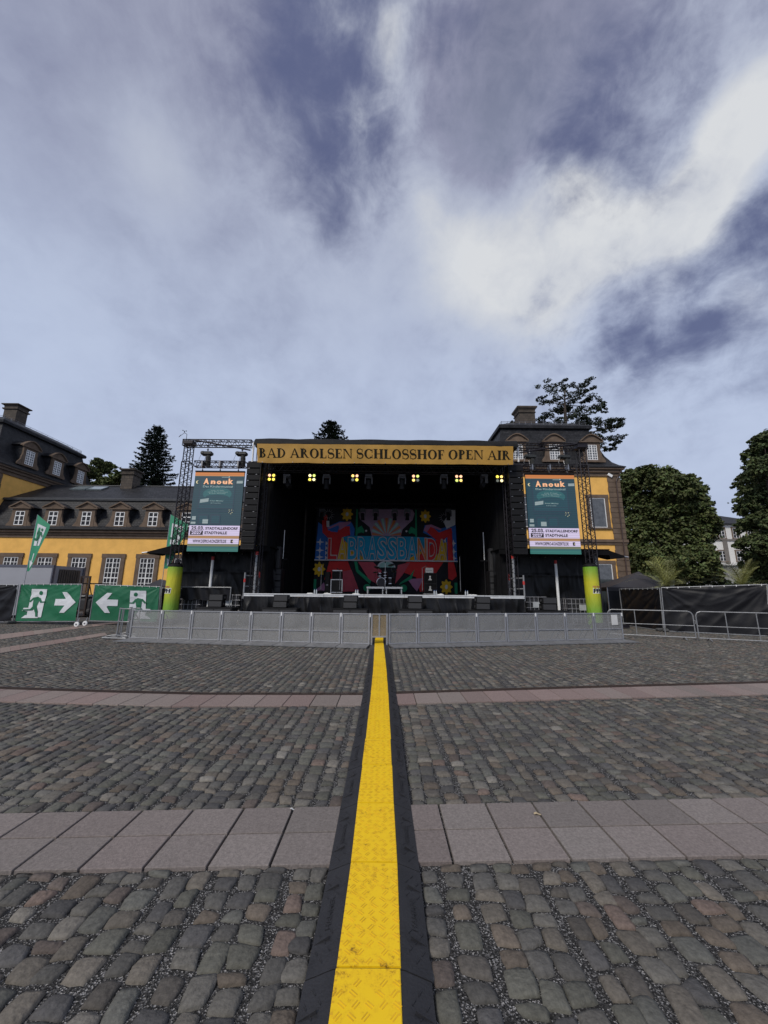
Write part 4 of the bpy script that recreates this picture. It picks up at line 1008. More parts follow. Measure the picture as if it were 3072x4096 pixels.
line_array(2061, 1861, 2221, 14, 'black hanging line array at the right side of the stage opening')

# --- front lighting truss and its lamps
YT = 20.9
a = at(1080, 1873, YT); b = at(2006, 1884, YT); lt = thing('lighting_truss', ((a.x + b.x) / 2, YT, a.z), 'long black lighting truss hanging inside the stage front', 'truss')
mb = MB(); truss(mb, a, b, .36, .025, .013, hint=(0, 1, 0)); mb.build('truss_beam', pm('dark_alu_truss', (.05, .05, .055), .4, metal=.5), lt)
rear = thing('lighting_truss', (0, 27.6, 0), 'dim rear lighting truss above the painted backdrop', 'truss')
ra, rb_ = at(1262, 2022, 27.6), at(1822, 2027, 27.6)
mb = MB(); truss(mb, ra, rb_, .36, .025, .013); mb.build('truss_beam', TRUSS, rear)
warm = [glow('lamp_warm', (1., .66, .18), 1.5), glow('lamp_yellow', (1., .78, .10), 1.5), glow('lamp_pinkish', (1., .50, .30), 1.4), glow('lamp_pale', (1., .84, .42), 1.6), glow('lamp_dim', (.35, .38, .33), .35), glow('lamp_greenish', (.70, .85, .20), 1.2)]
bl_lab = ['four lamp blinder at the far left end of the front lighting truss', 'four lamp blinder second from the left on the front truss', 'four lamp blinder third from the left with one unlit lamp at lower left', 'four lamp blinder third from the right with one unlit lamp at lower right',
          'four lamp blinder second from the right on the front truss', 'four lamp blinder glowing reddish at the right end of the front truss']
pat = [(2, 1, 1, 1), (3, 5, 1, 3), (0, 2, 4, 1), (2, 5, 0, 4), (2, 2, 5, 0), (1, 0, 4, 3)]
for i, px in enumerate((1088, 1249, 1420, 1662, 1834, 1996)):
    c = at(px, 1914 + 3 * (px - 1540) / 500, YT - .12); t = thing('blinder_light', (c.x, c.y, c.z), bl_lab[i], 'stage light', 'four lamp blinders on the front truss')
    mb = MB(); mb.cbox(c, .50, .20, .50, bev=.02); mb.box(c.x - .02, c.x + .02, c.y - .05, c.y + .05, c.z + .25, a.z - .1)
    mb.build('housing', BLK, t)
    for k, (dx, dz) in enumerate(((-.115, .115), (.115, .115), (-.115, -.115), (.115, -.115))):
        mb = MB(); mb.lathe([(.0, .0), (.078, .0), (.082, .03)], (c.x + dx, c.y - .11, c.z + dz), 14, axis='Y'); mb.lathe([(.0, .0), (.05, -.015), (.078, .0)], (c.x + dx, c.y - .112, c.z + dz), 14, axis='Y')
        mb.build('lamp', warm[pat[i][k]], t)
def moving_head(c, label, turn, grp, tilt=-.2):
    t = thing('moving_head_light', (c.x, c.y, c.z), label, 'stage light', grp)
    mb = MB(); mb.cbox((c.x, c.y, c.z), .40, .34, .14, bev=.02); mb.build('base', pm('grey_housing', (.085, .085, .09), .45), t)
    mb = MB(); ct, st = math.cos(turn), math.sin(turn)
    for s in (-1, 1): mb.cbox((c.x + s * .19 * ct, c.y + s * .19 * st, c.z - .27), .07, .18, .42, rz=turn, bev=.02)
    mb.cbox((c.x, c.y, c.z - .10), .42, .2, .07, rz=turn, bev=.015); mb.build('yoke', pm('grey_housing', (.085, .085, .09), .45), t)
    mb = MB(); m = Matrix.Rotation(turn, 3, 'Z') @ Matrix.Rotation(tilt, 3, 'X'); o = Vector((c.x, c.y, c.z - .40)); rgs = []
    for r_, z in ((.05, .18), (.12, .15), (.14, .05), (.13, -.18), (.15, -.32), (.15, -.36), (.10, -.365)):
        rgs.append([o + m @ Vector((r_ * math.cos(2 * PI * k / 12), r_ * math.sin(2 * PI * k / 12), z)) for k in range(12)])
    mb.loft(rgs); mb.build('head', BLK, t)
mh_lab = ['grey moving head light turned sideways next to the left end blinder', 'grey moving head light hanging second from left on the front truss', 'grey moving head light hanging left of the truss middle', 'grey moving head light hanging right of the truss middle', 'grey moving head light hanging second from right on the front truss', 'grey moving head light turned sideways next to the right end blinder']
for i, px in enumerate((1149, 1307, 1475, 1608, 1775, 1936)):
    moving_head(at(px, 1904, YT), mh_lab[i], (1.1, .05, -.05, .05, .0, -1.1)[i], 'moving head lights under the front truss', (-.7, .1, .12, .1, .1, -.7)[i])
for i, px in enumerate((1289, 1451, 1503, 1579, 1629, 1793)):
    moving_head(at(px, 2040, 27.6), f'dark moving head light hanging before the backdrop top, {ORD[i]} from the left', .2 * (i % 3 - 1), 'dark moving heads before the backdrop', .1)

# --- painted backdrop
YBK = 29.5
bdo = at(1252, 2372, YBK); bdr = at(1832, 2372, YBK); bkw = bdr.x - bdo.x; zb0 = DZ + .02; zb1 = Z(1540, 2034, YBK)
bd = thing('stage_backdrop', (bdo.x + bkw / 2, YBK, DZ), 'colourful painted band backdrop at the back of the dark stage', 'backdrop')
def B(x, y): return ((x - 75) / 1515., (925 - y) / (925 - 45.))      # picture units of the painting -> 0..1
def bsf(u, v, d=0.): return Vector((bdo.x + bkw * u, YBK + .05 * math.sin(u * 40 + v) * (.3 + .7 * (1 - v)) - d, zb0 + (zb1 - zb0) * v))
BD = [pm('paint_' + k, c, .8, var=.12, scale=2) for k, c in (('night', (.012, .013, .018)), ('blue', (.03, .15, .50)), ('teal', (.01, .34, .56)), ('red', (.66, .03, .03)), ('yellow', (.75, .45, .02)), ('pink', (.46, .20, .34)),
      ('green', (.015, .28, .13)), ('pale', (.66, .66, .68)), ('mauve', (.40, .27, .38)), ('orange', (.62, .20, .06)), ('rose', (.55, .08, .11)), ('mint', (.34, .58, .52)))]
NI, BLU, TEA, RD, YE, PK, GR, PA, MV, OR_, RO_, MI = range(12)
mb = MB(); lay = 0
def paint(c, pts):
    global lay
    lay += 1; mb.k = c; n = 1
    P = [B(*p) for p in pts]
    mb.add([bsf(u, v, .004 + .0024 * lay) if 0 else Vector((bdo.x + bkw * u, YBK - .06 - .0024 * lay, zb0 + (zb1 - zb0) * v)) for u, v in P], [tuple(range(len(P)))])
def circ(cx, cy, r, ry=None, n=20, a0=0, a1=360): return [(cx + r * math.cos(R(a0 + (a1 - a0) * i / n)), cy + (ry or r) * math.sin(R(a0 + (a1 - a0) * i / n))) for i in range(n + (a1 - a0 != 360))]
mb.k = NI; mb.grid(lambda u, v: bsf(u, v), 60, 8)
paint(BLU, [(78, 590), (100, 200), (185, 260), (330, 190), (330, 420), (420, 340), (1340, 350), (1230, 300), (1250, 220), (1400, 260), (1585, 220), (1590, 605)])
for x_ in (128, 1555):                                   # pale diamonds at both edges
    for yy in (410, 495, 565):
        r = 45 if x_ < 500 else 30; paint(PA, [(x_ - r, yy), (x_ - 9, yy - 9), (x_, yy - 42), (x_ + 9, yy - 9), (x_ + r, yy), (x_ + 9, yy + 9), (x_, yy + 42), (x_ - 9, yy + 9)])
for yy in (400, 450, 500, 550): paint(PA, [(188, yy), (214, yy + 22), (188, yy + 44)]); paint(PA, [(1474, yy - 40), (1448, yy - 18), (1474, yy + 4)])
paint(TEA, [(365, 352), (450, 345), (620, 342), (830, 345), (1120, 345), (1345, 362), (1270, 480), (1060, 600), (660, 600), (470, 480)])
paint(RD, [(130, 95), (160, 110), (195, 130), (200, 270), (240, 300), (310, 305), (330, 250), (440, 240), (448, 330), (355, 362), (420, 420), (370, 450), (360, 600), (215, 600), (235, 390), (150, 310), (140, 180)])
paint(BLU, [(330, 190), (460, 200), (495, 270), (490, 345), (448, 345), (440, 240), (330, 250), (210, 290), (200, 250)])
paint(PK, [(200, 262), (330, 200), (455, 190), (440, 215), (330, 285), (320, 230), (215, 275)])
paint(YE, [(205, 600), (240, 520), (265, 540), (400, 400), (500, 500), (650, 600)]); paint(RD, [(240, 598), (300, 400), (380, 380), (345, 598)])
paint(YE, [(1040, 600), (1290, 440), (1480, 400), (1480, 605)])
paint(RD, [(1240, 270), (1260, 225), (1330, 240), (1400, 300), (1535, 250), (1545, 300), (1440, 380), (1440, 470), (1300, 600), (1120, 602), (1250, 480), (1370, 380), (1300, 320)])
paint(PK, [(1235, 280), (1262, 222), (1320, 215), (1430, 260), (1420, 275), (1310, 240), (1270, 300)])
paint(RD, [(1490, 310), (1540, 260), (1545, 560), (1580, 745), (1530, 790), (1490, 770)])
paint(RD, [(235, 606), (430, 606), (560, 905), (300, 915), (190, 790)]); paint(RO_, [(330, 720), (470, 690), (560, 905), (330, 915)]); paint(PK, [(100, 905), (190, 820), (215, 905)])
paint(RD, [(940, 690), (1060, 606), (1440, 608), (1360, 720), (1230, 830), (1230, 905), (1190, 905), (1150, 760), (1040, 720)]); paint(PK, [(1060, 780), (1230, 770), (1160, 905), (1120, 860)])
paint(RO_, [(540, 612), (700, 612), (790, 700), (740, 830), (660, 790)]); paint(RO_, [(930, 830), (960, 640), (1090, 610), (1010, 740)])
paint(GR, [(498, 608), (530, 608), (545, 690), (680, 800), (670, 835), (520, 710)]); paint(GR, [(1135, 680), (1105, 780), (970, 840), (990, 815), (1085, 750)])
paint(GR, circ(640, 870, 40, 38)); paint(GR, circ(1020, 872, 38, 36)); paint(GR, rect(82, 790, 108, 905)); paint(GR, rect(1552, 812, 1582, 920))
paint(PA, circ(838, 665, 96, 66, 24, 180, 360)); paint(MI, circ(838, 665, 80, 56, 24, 180, 360))
paint(MV, [(560, 55), (830, 55), (1115, 55), (1140, 100), (1120, 170), (1010, 270), (990, 342), (680, 342), (655, 250), (550, 170), (535, 100)])
paint(GR, rect(506, 55, 526, 345)); paint(GR, rect(1146, 55, 1164, 350)); paint(GR, [(526, 260), (570, 235), (600, 290), (595, 315), (565, 305), (526, 320)]); paint(GR, [(1146, 265), (1100, 240), (1072, 290), (1080, 318), (1110, 308), (1146, 325)])
for k in range(13):
    a0 = 180 + 180 * k / 13 + 2; a1 = a0 + 9; rr2 = 150 + 45 * math.sin(PI * (k + .5) / 13); c = OR_ if k % 2 == 0 else MI
    paint(c, [(838 + 40 * math.cos(R(a0)), 338 + 30 * math.sin(R(a0))), (838 + rr2 * math.cos(R(a0)), 338 + rr2 * .96 * math.sin(R(a0))), (838 + rr2 * math.cos(R(a1)), 338 + rr2 * .96 * math.sin(R(a1))), (838 + 40 * math.cos(R(a1)), 338 + 30 * math.sin(R(a1)))])
for cx, cy, r in ((410, 115, 62), (1255, 130, 58), (133, 690, 62), (1465, 855, 62)):
    paint(YE, [(cx + r * (1 + .18 * math.cos(8 * R(a))) * .9 * math.cos(R(a)), cy + r * (1.05 + .18 * math.cos(8 * R(a))) * math.sin(R(a))) for a in range(0, 360, 6)]); paint(PA, circ(cx, cy, 15, 22))
for cx, cy in ((210, 120), (1460, 145)):
    for k in range(14): a0 = k * 25.7; paint(PA, [(cx + 30 * math.cos(R(a0 - 4)), cy + 30 * math.sin(R(a0 - 4))), (cx + 68 * math.cos(R(a0)), cy + 68 * math.sin(R(a0))), (cx + 30 * math.cos(R(a0 + 4)), cy + 30 * math.sin(R(a0 + 4)))])
paint(PA, [(190, 190), (222, 190), (225, 255), (195, 255)]); paint(PA, [(1450, 190), (1540, 60), (1580, 60), (1575, 220), (1480, 262)])
for x_ in (620, 1050): paint(PA, circ(x_, 292, 11))
paint(PA, rect(80, 592, 1588, 603))
mb.build('painted_cloth', BD, bd)
lay += 6
def lx(a, b): return Vector((bdo.x + bkw * a, YBK - .06 - .0024 * lay, zb0 + (zb1 - zb0) * b))
u0, v0 = B(215, 596); u1, v1 = B(1480, 372)
letters = 'LABRASSBANDA'; mbo = MB(); mbi = MB(); cw = (u1 - u0) / len(letters)
for i, ch in enumerate(letters):
    x0_ = bdo.x + bkw * (u0 + cw * i); hh_ = (zb1 - zb0) * (v1 - v0) * (1 + .10 * math.sin(PI * (i + .5) / 12)); O_ = Vector((x0_, YBK - .06 - .0024 * lay, zb0 + (zb1 - zb0) * v0))
    put_text(mbo, ch, O_ + Vector((.0, 0, 0)), (1, 0, 0), (0, 0, 1), w=bkw * cw * .98, h=hh_, bold=.045)
    mbi.k = (RD, YE, TEA, TEA, TEA, TEA, TEA, TEA, TEA, OR_, RD, YE)[i]
    put_text(mbi, ch, O_ + Vector((bkw * cw * .055, -.006, hh_ * .035)), (1, 0, 0), (0, 0, 1), w=bkw * cw * .87, h=hh_ * .93, bold=.012)
o = mbo.build('lettering_outline', pm('paint_outline', (.62, .52, .50), .8), bd); mbi.build('lettering', BD, bd)

# --- stage furniture
def deck_y(py): return None
def box_on_deck(px0, px1, py0, Y): return X(px0, 2372, Y), X(px1, 2372, Y), Z((px0 + px1) / 2, py0, Y)
# drum riser
Yr = 25.3; xa_, xb_, zt_ = box_on_deck(1466, 1610, 2347, Yr)
t = thing('drum_riser', ((xa_ + xb_) / 2, Yr, DZ), 'small drum riser with white edges in the middle of the stage', 'drum riser')
mb = MB(); xm = (xa_ + xb_) / 2
for p, q in ((xa_, xm - .02), (xm + .02, xb_)): mb.box(p, q, Yr, Yr + .06, zt_ - .12, zt_)
mb.build('riser_edge', EDGEW, t); mb = MB(); mb.box(xa_, xb_, Yr + .065, Yr + 2, zt_ - .12, zt_ - .01); mb.build('platform', BLK, t)
for x_ in (xa_ + .06, xm - .12, xm + .12, xb_ - .06):
    for yy in (Yr + .06, Yr + 1.9): mb = MB(); mb.box(x_ - .03, x_ + .03, yy - .0, yy + .06, DZ, zt_ - .121); mb.build('leg', EDGEW, t)
DR = zt_
dk = thing('drum_kit', (xm, Yr + .9, DR), 'dark glossy drum kit with cymbals standing on the white edged riser', 'drum kit')
DRUM = pm('dark_lacquer', (.010, .006, .009), .35, var=.1, spec=.4); CYM = pm('bronze_cymbal', (.10, .075, .03), .3, metal=.8)
def drum(name, c, r, h, ax, rim=CHROME):
    mb = MB(); mb.lathe([(r * .97, 0), (r, .01), (r, h - .01), (r * .97, h)], c, 20, axis=ax); o = mb.build(name, DRUM, dk, smooth=False)
    for e in (0.015, h - .015): 
        mb = MB(); mb.lathe([(r, e - .018), (r + .018, e - .012), (r + .018, e + .012), (r, e + .018)], c, 20, axis=ax, cap=False); mb.build('hoop', rim, o)
drum('bass_drum', (xm - .22, Yr + .55, DR + .30), .29, .42, 'Y'); drum('floor_tom', (xm + .38, Yr + .75, DR + .2), .20, .40, 'Z'); drum('snare_drum', (xm + .05, Yr + 1.15, DR + .62), .18, .15, 'Z')
drum('rack_tom', (xm - .32, Yr + .62, DR + .68), .15, .22, 'Z'); drum('rack_tom', (xm + .02, Yr + .62, DR + .72), .16, .24, 'Z')
for cx, cz, r, tl in ((-.48, 1.28, .25, .25), (.45, 1.45, .26, -.25), (.62, 1.02, .20, .1), (-.62, .95, .17, -.1)):
    o = Vector((xm + cx, Yr + .8, DR + cz)); m = Matrix.Rotation(tl, 3, 'Y') @ Matrix.Rotation(.35, 3, 'X'); mb = MB()
    mb.loft([[o + m @ Vector((r_ * math.cos(2 * PI * k / 18), r_ * math.sin(2 * PI * k / 18), z)) for k in range(18)] for r_, z in ((r, 0), (r * .3, .02), (.03, .05))]); c = mb.build('cymbal', CYM, dk)
    mb = MB(); mb.tube(o, (o.x, o.y + .05, DR + .35), .012, 6)
    for k in range(3): a_ = k * 2.1; mb.tube((o.x, o.y + .05, DR + .35), (o.x + .22 * math.cos(a_), o.y + .05 + .22 * math.sin(a_), DR), .010, 5)
    mb.build('cymbal_stand', CHROME, c)
mb = MB(); mb.lathe([(.02, 0), (.16, .01), (.17, .05), (.14, .08)], (xm + .12, Yr + 1.5, DR + .45), 14); mb.tube((xm + .12, Yr + 1.5, DR), (xm + .12, Yr + 1.5, DR + .46), .02, 6); mb.build('stool', BLK, dk)
# amplifiers
def amp_box(par, name, x0, x1, y, z0, z1, dep=.42, grille=True, edge=BLK):
    mb = MB(); mb.cbox(((x0 + x1) / 2, y + dep / 2, (z0 + z1) / 2), x1 - x0, dep, z1 - z0, bev=.02); o = mb.build(name, BLK, par)
    if grille:
        mb = MB(); w_ = .03
        for q in ((x0, x0 + w_, z0, z1), (x1 - w_, x1, z0, z1), (x0 + w_, x1 - w_, z0, z0 + w_), (x0 + w_, x1 - w_, z1 - w_, z1)): mb.box(q[0], q[1], y - .014, y + .004, q[2], q[3])
        mb.build('trim', edge, o)
        mb = MB(); mb.box(x0 + w_ + .01, x1 - w_ - .01, y - .006, y + .002, z0 + w_ + .01, z1 - w_ - .01); mb.build('grille', CLOTH, o)
    return o
Ya = 24.4
x0, x1, zz_ = box_on_deck(1321, 1369, 2317, Ya)
t = thing('flight_case', ((x0 + x1) / 2, Ya, DZ), 'black case with silver edges under the guitar amplifier', 'case')
mb = MB(); mb.box(x0 + .03, x1 - .03, Ya + .01, Ya + .5, DZ + .08, zz_ - .01); o = mb.build('case_body', BLK, t)
mb = MB()
for q in ((x0, x0 + .05, DZ + .05, zz_), (x1 - .05, x1, DZ + .05, zz_), (x0 + .05, x1 - .05, DZ + .05, DZ + .10), (x0 + .05, x1 - .05, zz_ - .05, zz_)): mb.box(q[0], q[1], Ya - .02, Ya + .03, q[2], q[3])
mb.build('edge_trim', ALU, t)
mb = MB()
for xx_ in (x0 + .08, x1 - .08): mb.lathe([(.02, -.02), (.045, -.02), (.045, .02), (.02, .02)], (xx_, Ya + .1, DZ + .047), 10, axis='X')
mb.build('castor', STEEL, t)
a0, a1, az = box_on_deck(1326, 1366, 2280, Ya)
t = thing('guitar_amplifier', ((a0 + a1) / 2, Ya, zz_), 'black combo guitar amplifier with silver top standing on a case', 'amplifier')
amp_box(t, 'cabinet', a0, a1, Ya, zz_, az - .08); mb = MB(); mb.cbox(((a0 + a1) / 2, Ya + .2, az - .035), a1 - a0, .4, .07, bev=.01); mb.build('control_panel', ALU, t)
mb = MB(); mb.path([(a0 + .3, Ya + .2, az), (a0 + .3, Ya + .2, az + .02), (a0 + .5, Ya + .2, az + .02)], .012, 5); mb.build('handle', BLK, t)
t = thing('side_case', (X(1306, 2360, Ya), Ya + .4, DZ), 'tall narrow dark case beside the guitar amplifier', 'case')
q0, q1, qz = box_on_deck(1297, 1317, 2287, Ya + .3); mb = MB(); mb.cbox(((q0 + q1) / 2, Ya + .6, (DZ + qz) / 2), q1 - q0, .5, qz - DZ, bev=.02); mb.build('case_body', BLK, t)
mb = MB(); mb.box((q0 + q1) / 2 - .06, (q0 + q1) / 2 + .06, Ya + .33, Ya + .349, DZ + .5, DZ + .56); mb.build('latch', STEEL, t)
x0, x1, z3 = box_on_deck(1698, 1748, 2292, Ya)
zm_ = (DZ + z3) / 2
t = thing('bass_amplifier', ((x0 + x1) / 2, Ya, DZ), 'tall stack of two black bass cabinets with a silver amplifier head', 'amplifier')
for za, zb_, nm_ in ((DZ + .06, zm_, 'low'), (zm_ + .005, z3, 'up')):
    o = amp_box(t, 'cabinet', x0, x1, Ya, za, zb_)
    mb = MB(); zz2 = (za + zb_) / 2; xx2 = (x0 + x1) / 2 - .03
    mb.lathe([(0, 0), (.055, 0), (.055, .006)], (xx2, Ya - .014, zz2 + .10), 14, axis='Y'); mb.box(xx2 - .10, xx2 + .10, Ya - .016, Ya - .009, zz2 - .12, zz2 - .06); mb.box(xx2 - .05, xx2 + .05, Ya - .016, Ya - .009, zz2 - .05, zz2 + .03); mb.build('badge', pm('pale_badge', (.45, .45, .43), .5), o)
mb = MB(); mb.box(x0 - .04, x1 + .04, Ya - .02, Ya + .5, DZ, DZ + .055); mb.build('dolly', pm('grey_board', (.28, .28, .28), .6), t)
h0_, h1_, hz = box_on_deck(1704, 1735, 2271, Ya); mb = MB(); mb.cbox(((h0_ + h1_) / 2, Ya + .22, (z3 + .005 + hz) / 2), h1_ - h0_, .38, hz - z3 - .005, bev=.015); o = mb.build('amplifier_head', pm('silver_front', (.38, .38, .37), .5), t)
mb = MB()
for k in range(5): mb.lathe([(0, 0), (.018, 0), (.018, .02)], (h0_ + .08 + k * .07, Ya + .012, (z3 + hz) / 2), 8, axis='Y')
mb.build('knob', BLK, o)
# microphone stands
def mic_stand(px, Y, py, label, boom=0.):
    x_ = X(px, 2372, Y); zt2 = Z(px, py, Y); t = thing('microphone_stand', (x_, Y, DZ), label, 'mic stand', 'microphone stands on stage')
    mb = MB(); mb.tube((x_, Y, DZ + .2), (x_, Y, zt2), .014, 6); mb.tube((x_, Y, DZ + .2), (x_, Y, DZ + .8), .02, 6)
    mb.tube((x_, Y, zt2), (x_ + boom, Y - .1, zt2 + abs(boom) * .5), .012, 6); mb.build('pole', STEEL, t)
    for k in range(3): a_ = 2.1 * k + .4; mb = MB(); mb.tube((x_, Y, DZ + .25), (x_ + .32 * math.cos(a_), Y + .32 * math.sin(a_), DZ + .015), .012, 5); mb.build('leg', BLK, t)
    mb = MB(); mb.tube((x_ + boom, Y - .1, zt2 + abs(boom) * .5), (x_ + boom, Y - .26, zt2 + abs(boom) * .5 + .03), .018, 8, .026); mb.ball((x_ + boom, Y - .27, zt2 + abs(boom) * .5 + .03), .032, n=8, m_=5); mb.build('microphone', BLK, t)
mic_stand(1540, 21.4, 2252, 'thin microphone stand at the centre front of the stage')
mic_stand(1843, 23.0, 2228, 'tall thin microphone stand right of the painted backdrop')
mic_stand(1282, 23.4, 2262, 'microphone stand in front of the yellow flower at lower left of the backdrop', .1)
mic_stand(1358, 23.8, 2282, 'microphone stand with short boom beside the guitar amplifier', -.15)
mic_stand(1690, 23.6, 2272, 'microphone stand with short boom left of the bass amplifier', .25)
# light poles at the wings
for px, py0, py1, lab in ((1134, 2121, 2237, 'thin pale lamp pole in the dark left wing of the stage'), (1936, 2129, 2243, 'thin pale lamp pole in the dark right wing of the stage')):
    Yp = 23.5; x_ = X(px, 2200, Yp); t = thing('lamp_pole', (x_, Yp, DZ), lab, 'pole'); mb = MB(); mb.tube((x_, Yp, Z(px, py1, Yp)), (x_, Yp, Z(px, py0, Yp)), .028, 6); mb.build('upper_tube', WHITE, t)
    mb = MB(); mb.tube((x_, Yp, DZ), (x_, Yp, Z(px, py1, Yp)), .04, 6); mb.cbox((x_, Yp, Z(px, py1, Yp)), .5, .12, .08); mb.lathe([(.3, 0), (.3, .02), (.05, .04)], (x_, Yp, DZ + .001), 12); mb.build('pole', BLK, t)
# side fill loudspeakers
for px0, px1, pyt, c0, c1, pyc, lab in ((1073, 1121, 2274, 1092, 1118, 2184, 'left'), (1961, 2004, 2284, 1961, 1987, 2192, 'right')):
    Yf = 22.6; x0, x1, z1_ = box_on_deck(px0, px1, pyt, Yf); t = thing('side_fill_speaker', ((x0 + x1) / 2, Yf, DZ), f'stacked black side fill loudspeaker with slim column on the {lab} of the stage', 'loudspeaker', 'side fill loudspeakers')
    zm2 = (DZ + z1_) / 2
    for za, zb_ in ((DZ, zm2 - .004), (zm2, z1_)):
        mb = MB(); mb.cbox(((x0 + x1) / 2, Yf + .35, (za + zb_) / 2), x1 - x0, .7, zb_ - za, bev=.02); o = mb.build('bass_cabinet', BLK, t); mb = MB(); mb.box(x0 + .04, x1 - .04, Yf - .008, Yf - .001, za + .04, (za + zb_) / 2 - .02); mb.box(x0 + .04, x1 - .04, Yf - .008, Yf - .001, (za + zb_) / 2 + .03, zb_ - .04); mb.build('grille', pm('speaker_grille', (.03, .03, .032), .6), o)
    x0, x1 = X(c0, 2230, Yf), X(c1, 2230, Yf); mb = MB(); mb.cbox(((x0 + x1) / 2, Yf + .3, (z1_ + Z(c0, pyc, Yf)) / 2), x1 - x0, .4, Z(c0, pyc, Yf) - z1_ - .01, bev=.02); mb.build('column_cabinet', pm('speaker_grille', (.03, .03, .032), .6), t)
# water bottles and towels along the stage edge
WATER = pm('clear_plastic', (.45, .48, .50), .15, var=.1, spec=.8); TOWEL = pm('white_towel', (.62, .62, .60), .95, var=.1, bump=.4, bscale=40)
spots = ['left front corner', 'left of the drum riser', 'in front of the bass amplifier', 'right front corner']
bot = None
for i, px in enumerate((1262, 1427, 1741, 1866)):
    for k in range(2):
        p = at(px - 4 + 8 * k, 2370, YS + .5)
        if bot is None:
            bot = thing('water_bottle', (0, 0, 0), 'x', 'bottle', 'water bottles on the stage edge'); mb = MB(); mb.lathe([(.03, 0), (.035, .01), (.035, .15), (.03, .17), (.014, .21), (.014, .225)], (0, 0, 0), 10); mb.build('bottle_body', WATER, bot)
            mb = MB(); mb.lathe([(.017, .226), (.017, .25), (.012, .252)], (0, 0, 0), 8); mb.build('cap', pm('bottle_cap', (.1, .2, .5), .4), bot); q = bot
        else: q = dup(bot, (0, 0, 0))
        q.location = (p.x, YS + .5, DZ + .001); q['label'] = f"{'left' if k == 0 else 'right'} water bottle of the pair at the {spots[i]}" if i in (0, 3) else f"{'left' if k == 0 else 'right'} water bottle of the pair {spots[i]} at the stage edge"
bpy.context.view_layer.update()
for px, wd, lab in ((1241, .34, 'white folded towel at the left front corner of the stage'), (1310, .42, 'white folded towel in front of the guitar amplifier case'), (1424, .40, 'white folded towel under the bottles left of the drum riser'), (1762, .36, 'white folded towel in front of the bass amplifier'), (1889, .5, 'crumpled white towel near the right front corner of the stage')):
    p = at(px, 2372, YS + .34); mb = MB()
    def tw(u, v): return (p.x + (u - .5) * wd, YS + .22 + .2 * v, DZ + .006 + (.05 + .035 * mnoise.noise(Vector((u * 4 + px, v * 3, 0)))) * math.sin(PI * u) ** .3 * math.sin(PI * v) ** .5)
    mb.grid(tw, 12, 6); tag(mb.build('towel', TOWEL), lab, 'towel', 'towels on the stage edge')
# ------------------------------------------------------------------ screen gantries
def gantry(sg, base_px, top_px, beam_end_px, ybeam, label):
    YG = 20.6
    b = at(base_px[0], base_px[1], YG); tpx = at(top_px[0], top_px[1], YG); bx = (b.x + tpx.x) / 2
    zt2 = (Z(*ybeam[0], YG) + Z(*ybeam[1], YG)) / 2; hb = Z(*ybeam[0], YG) - Z(*ybeam[1], YG)
    t = thing('truss_gantry', (bx, YG, 0), label, 'truss', 'screen gantries beside the stage')
    mb = MB(); truss(mb, (bx, YG, .3), (bx, YG, zt2 - 1.15), .42, .03, .015, hint=(0, 1, 0), seg=.42); mb.build('tower', TRUSS, t)
    mb = MB(); truss(mb, (bx, YG, zt2 - 1.15), (bx, YG, zt2 - hb / 2), .36, .026, .014, seg=.4)
    mb.build('tower_top', TRUSS, t)
    xe = X(beam_end_px, 1775, YG)
    mb = MB(); truss(mb, (bx - sg * -.32, YG, zt2), (xe, YG, zt2), hb * .9, .03, .015, hint=(0, 1, 0), seg=.42); mb.cbox((bx, YG, zt2), .55, .5, hb * .5); mb.build('beam', TRUSS, t)
    mb = MB(); mb.tube((bx - sg * .3, YG - .25, zt2 + hb * .3), (xe, YG - .25, zt2 - hb * 1.25), .045, 8); mb.build('brace', TRUSS, t)
    mb = MB()
    for a in range(4): dx, dy = ((1, 0), (0, 1), (-1, 0), (0, -1))[a]; mb.cbox((bx + dx * .8, YG + dy * .8, .12), .16 + abs(dx) * 1.4, .16 + abs(dy) * 1.4, .16)
    mb.box(bx - .4, bx + .4, YG - .4, YG + .4, .04, .3); mb.build('base', TRUSS, t)
    return bx, zt2, hb
gl = gantry(-1, (704, 2261), (755, 1785), 1010, ((880, 1762), (880, 1787)), 'black truss gantry left of the stage carrying the left screen')
gr_ = gantry(1, (2360, 2266), (2330, 1790), 2072, ((2200, 1776), (2200, 1800)), 'black truss gantry right of the stage carrying the right screen')
YSC = 20.25
LC = {k: lcd('lcd_' + k, c, s) for k, c, s in (('orange', (.70, .24, .06), .52), ('deep', (.012, .055, .080), .55), ('mid', (.012, .066, .094), .55), ('teal', (.02, .115, .13), .62), ('pale', (.66, .58, .80), .62), ('tan', (.46, .26, .12), .55), ('ink', (.012, .008, .012), .6),
     ('peach', (.95, .50, .28), .66), ('chalk', (.42, .54, .54), .5), ('olive', (.18, .20, .12), .55), ('sea', (.03, .17, .15), .60), ('night', (.02, .045, .075), .6), ('sticker', (.30, .37, .38), .6), ('glowy', (.70, .62, .36), .7))}
lk = list(LC); LM = [LC[k] for k in lk]
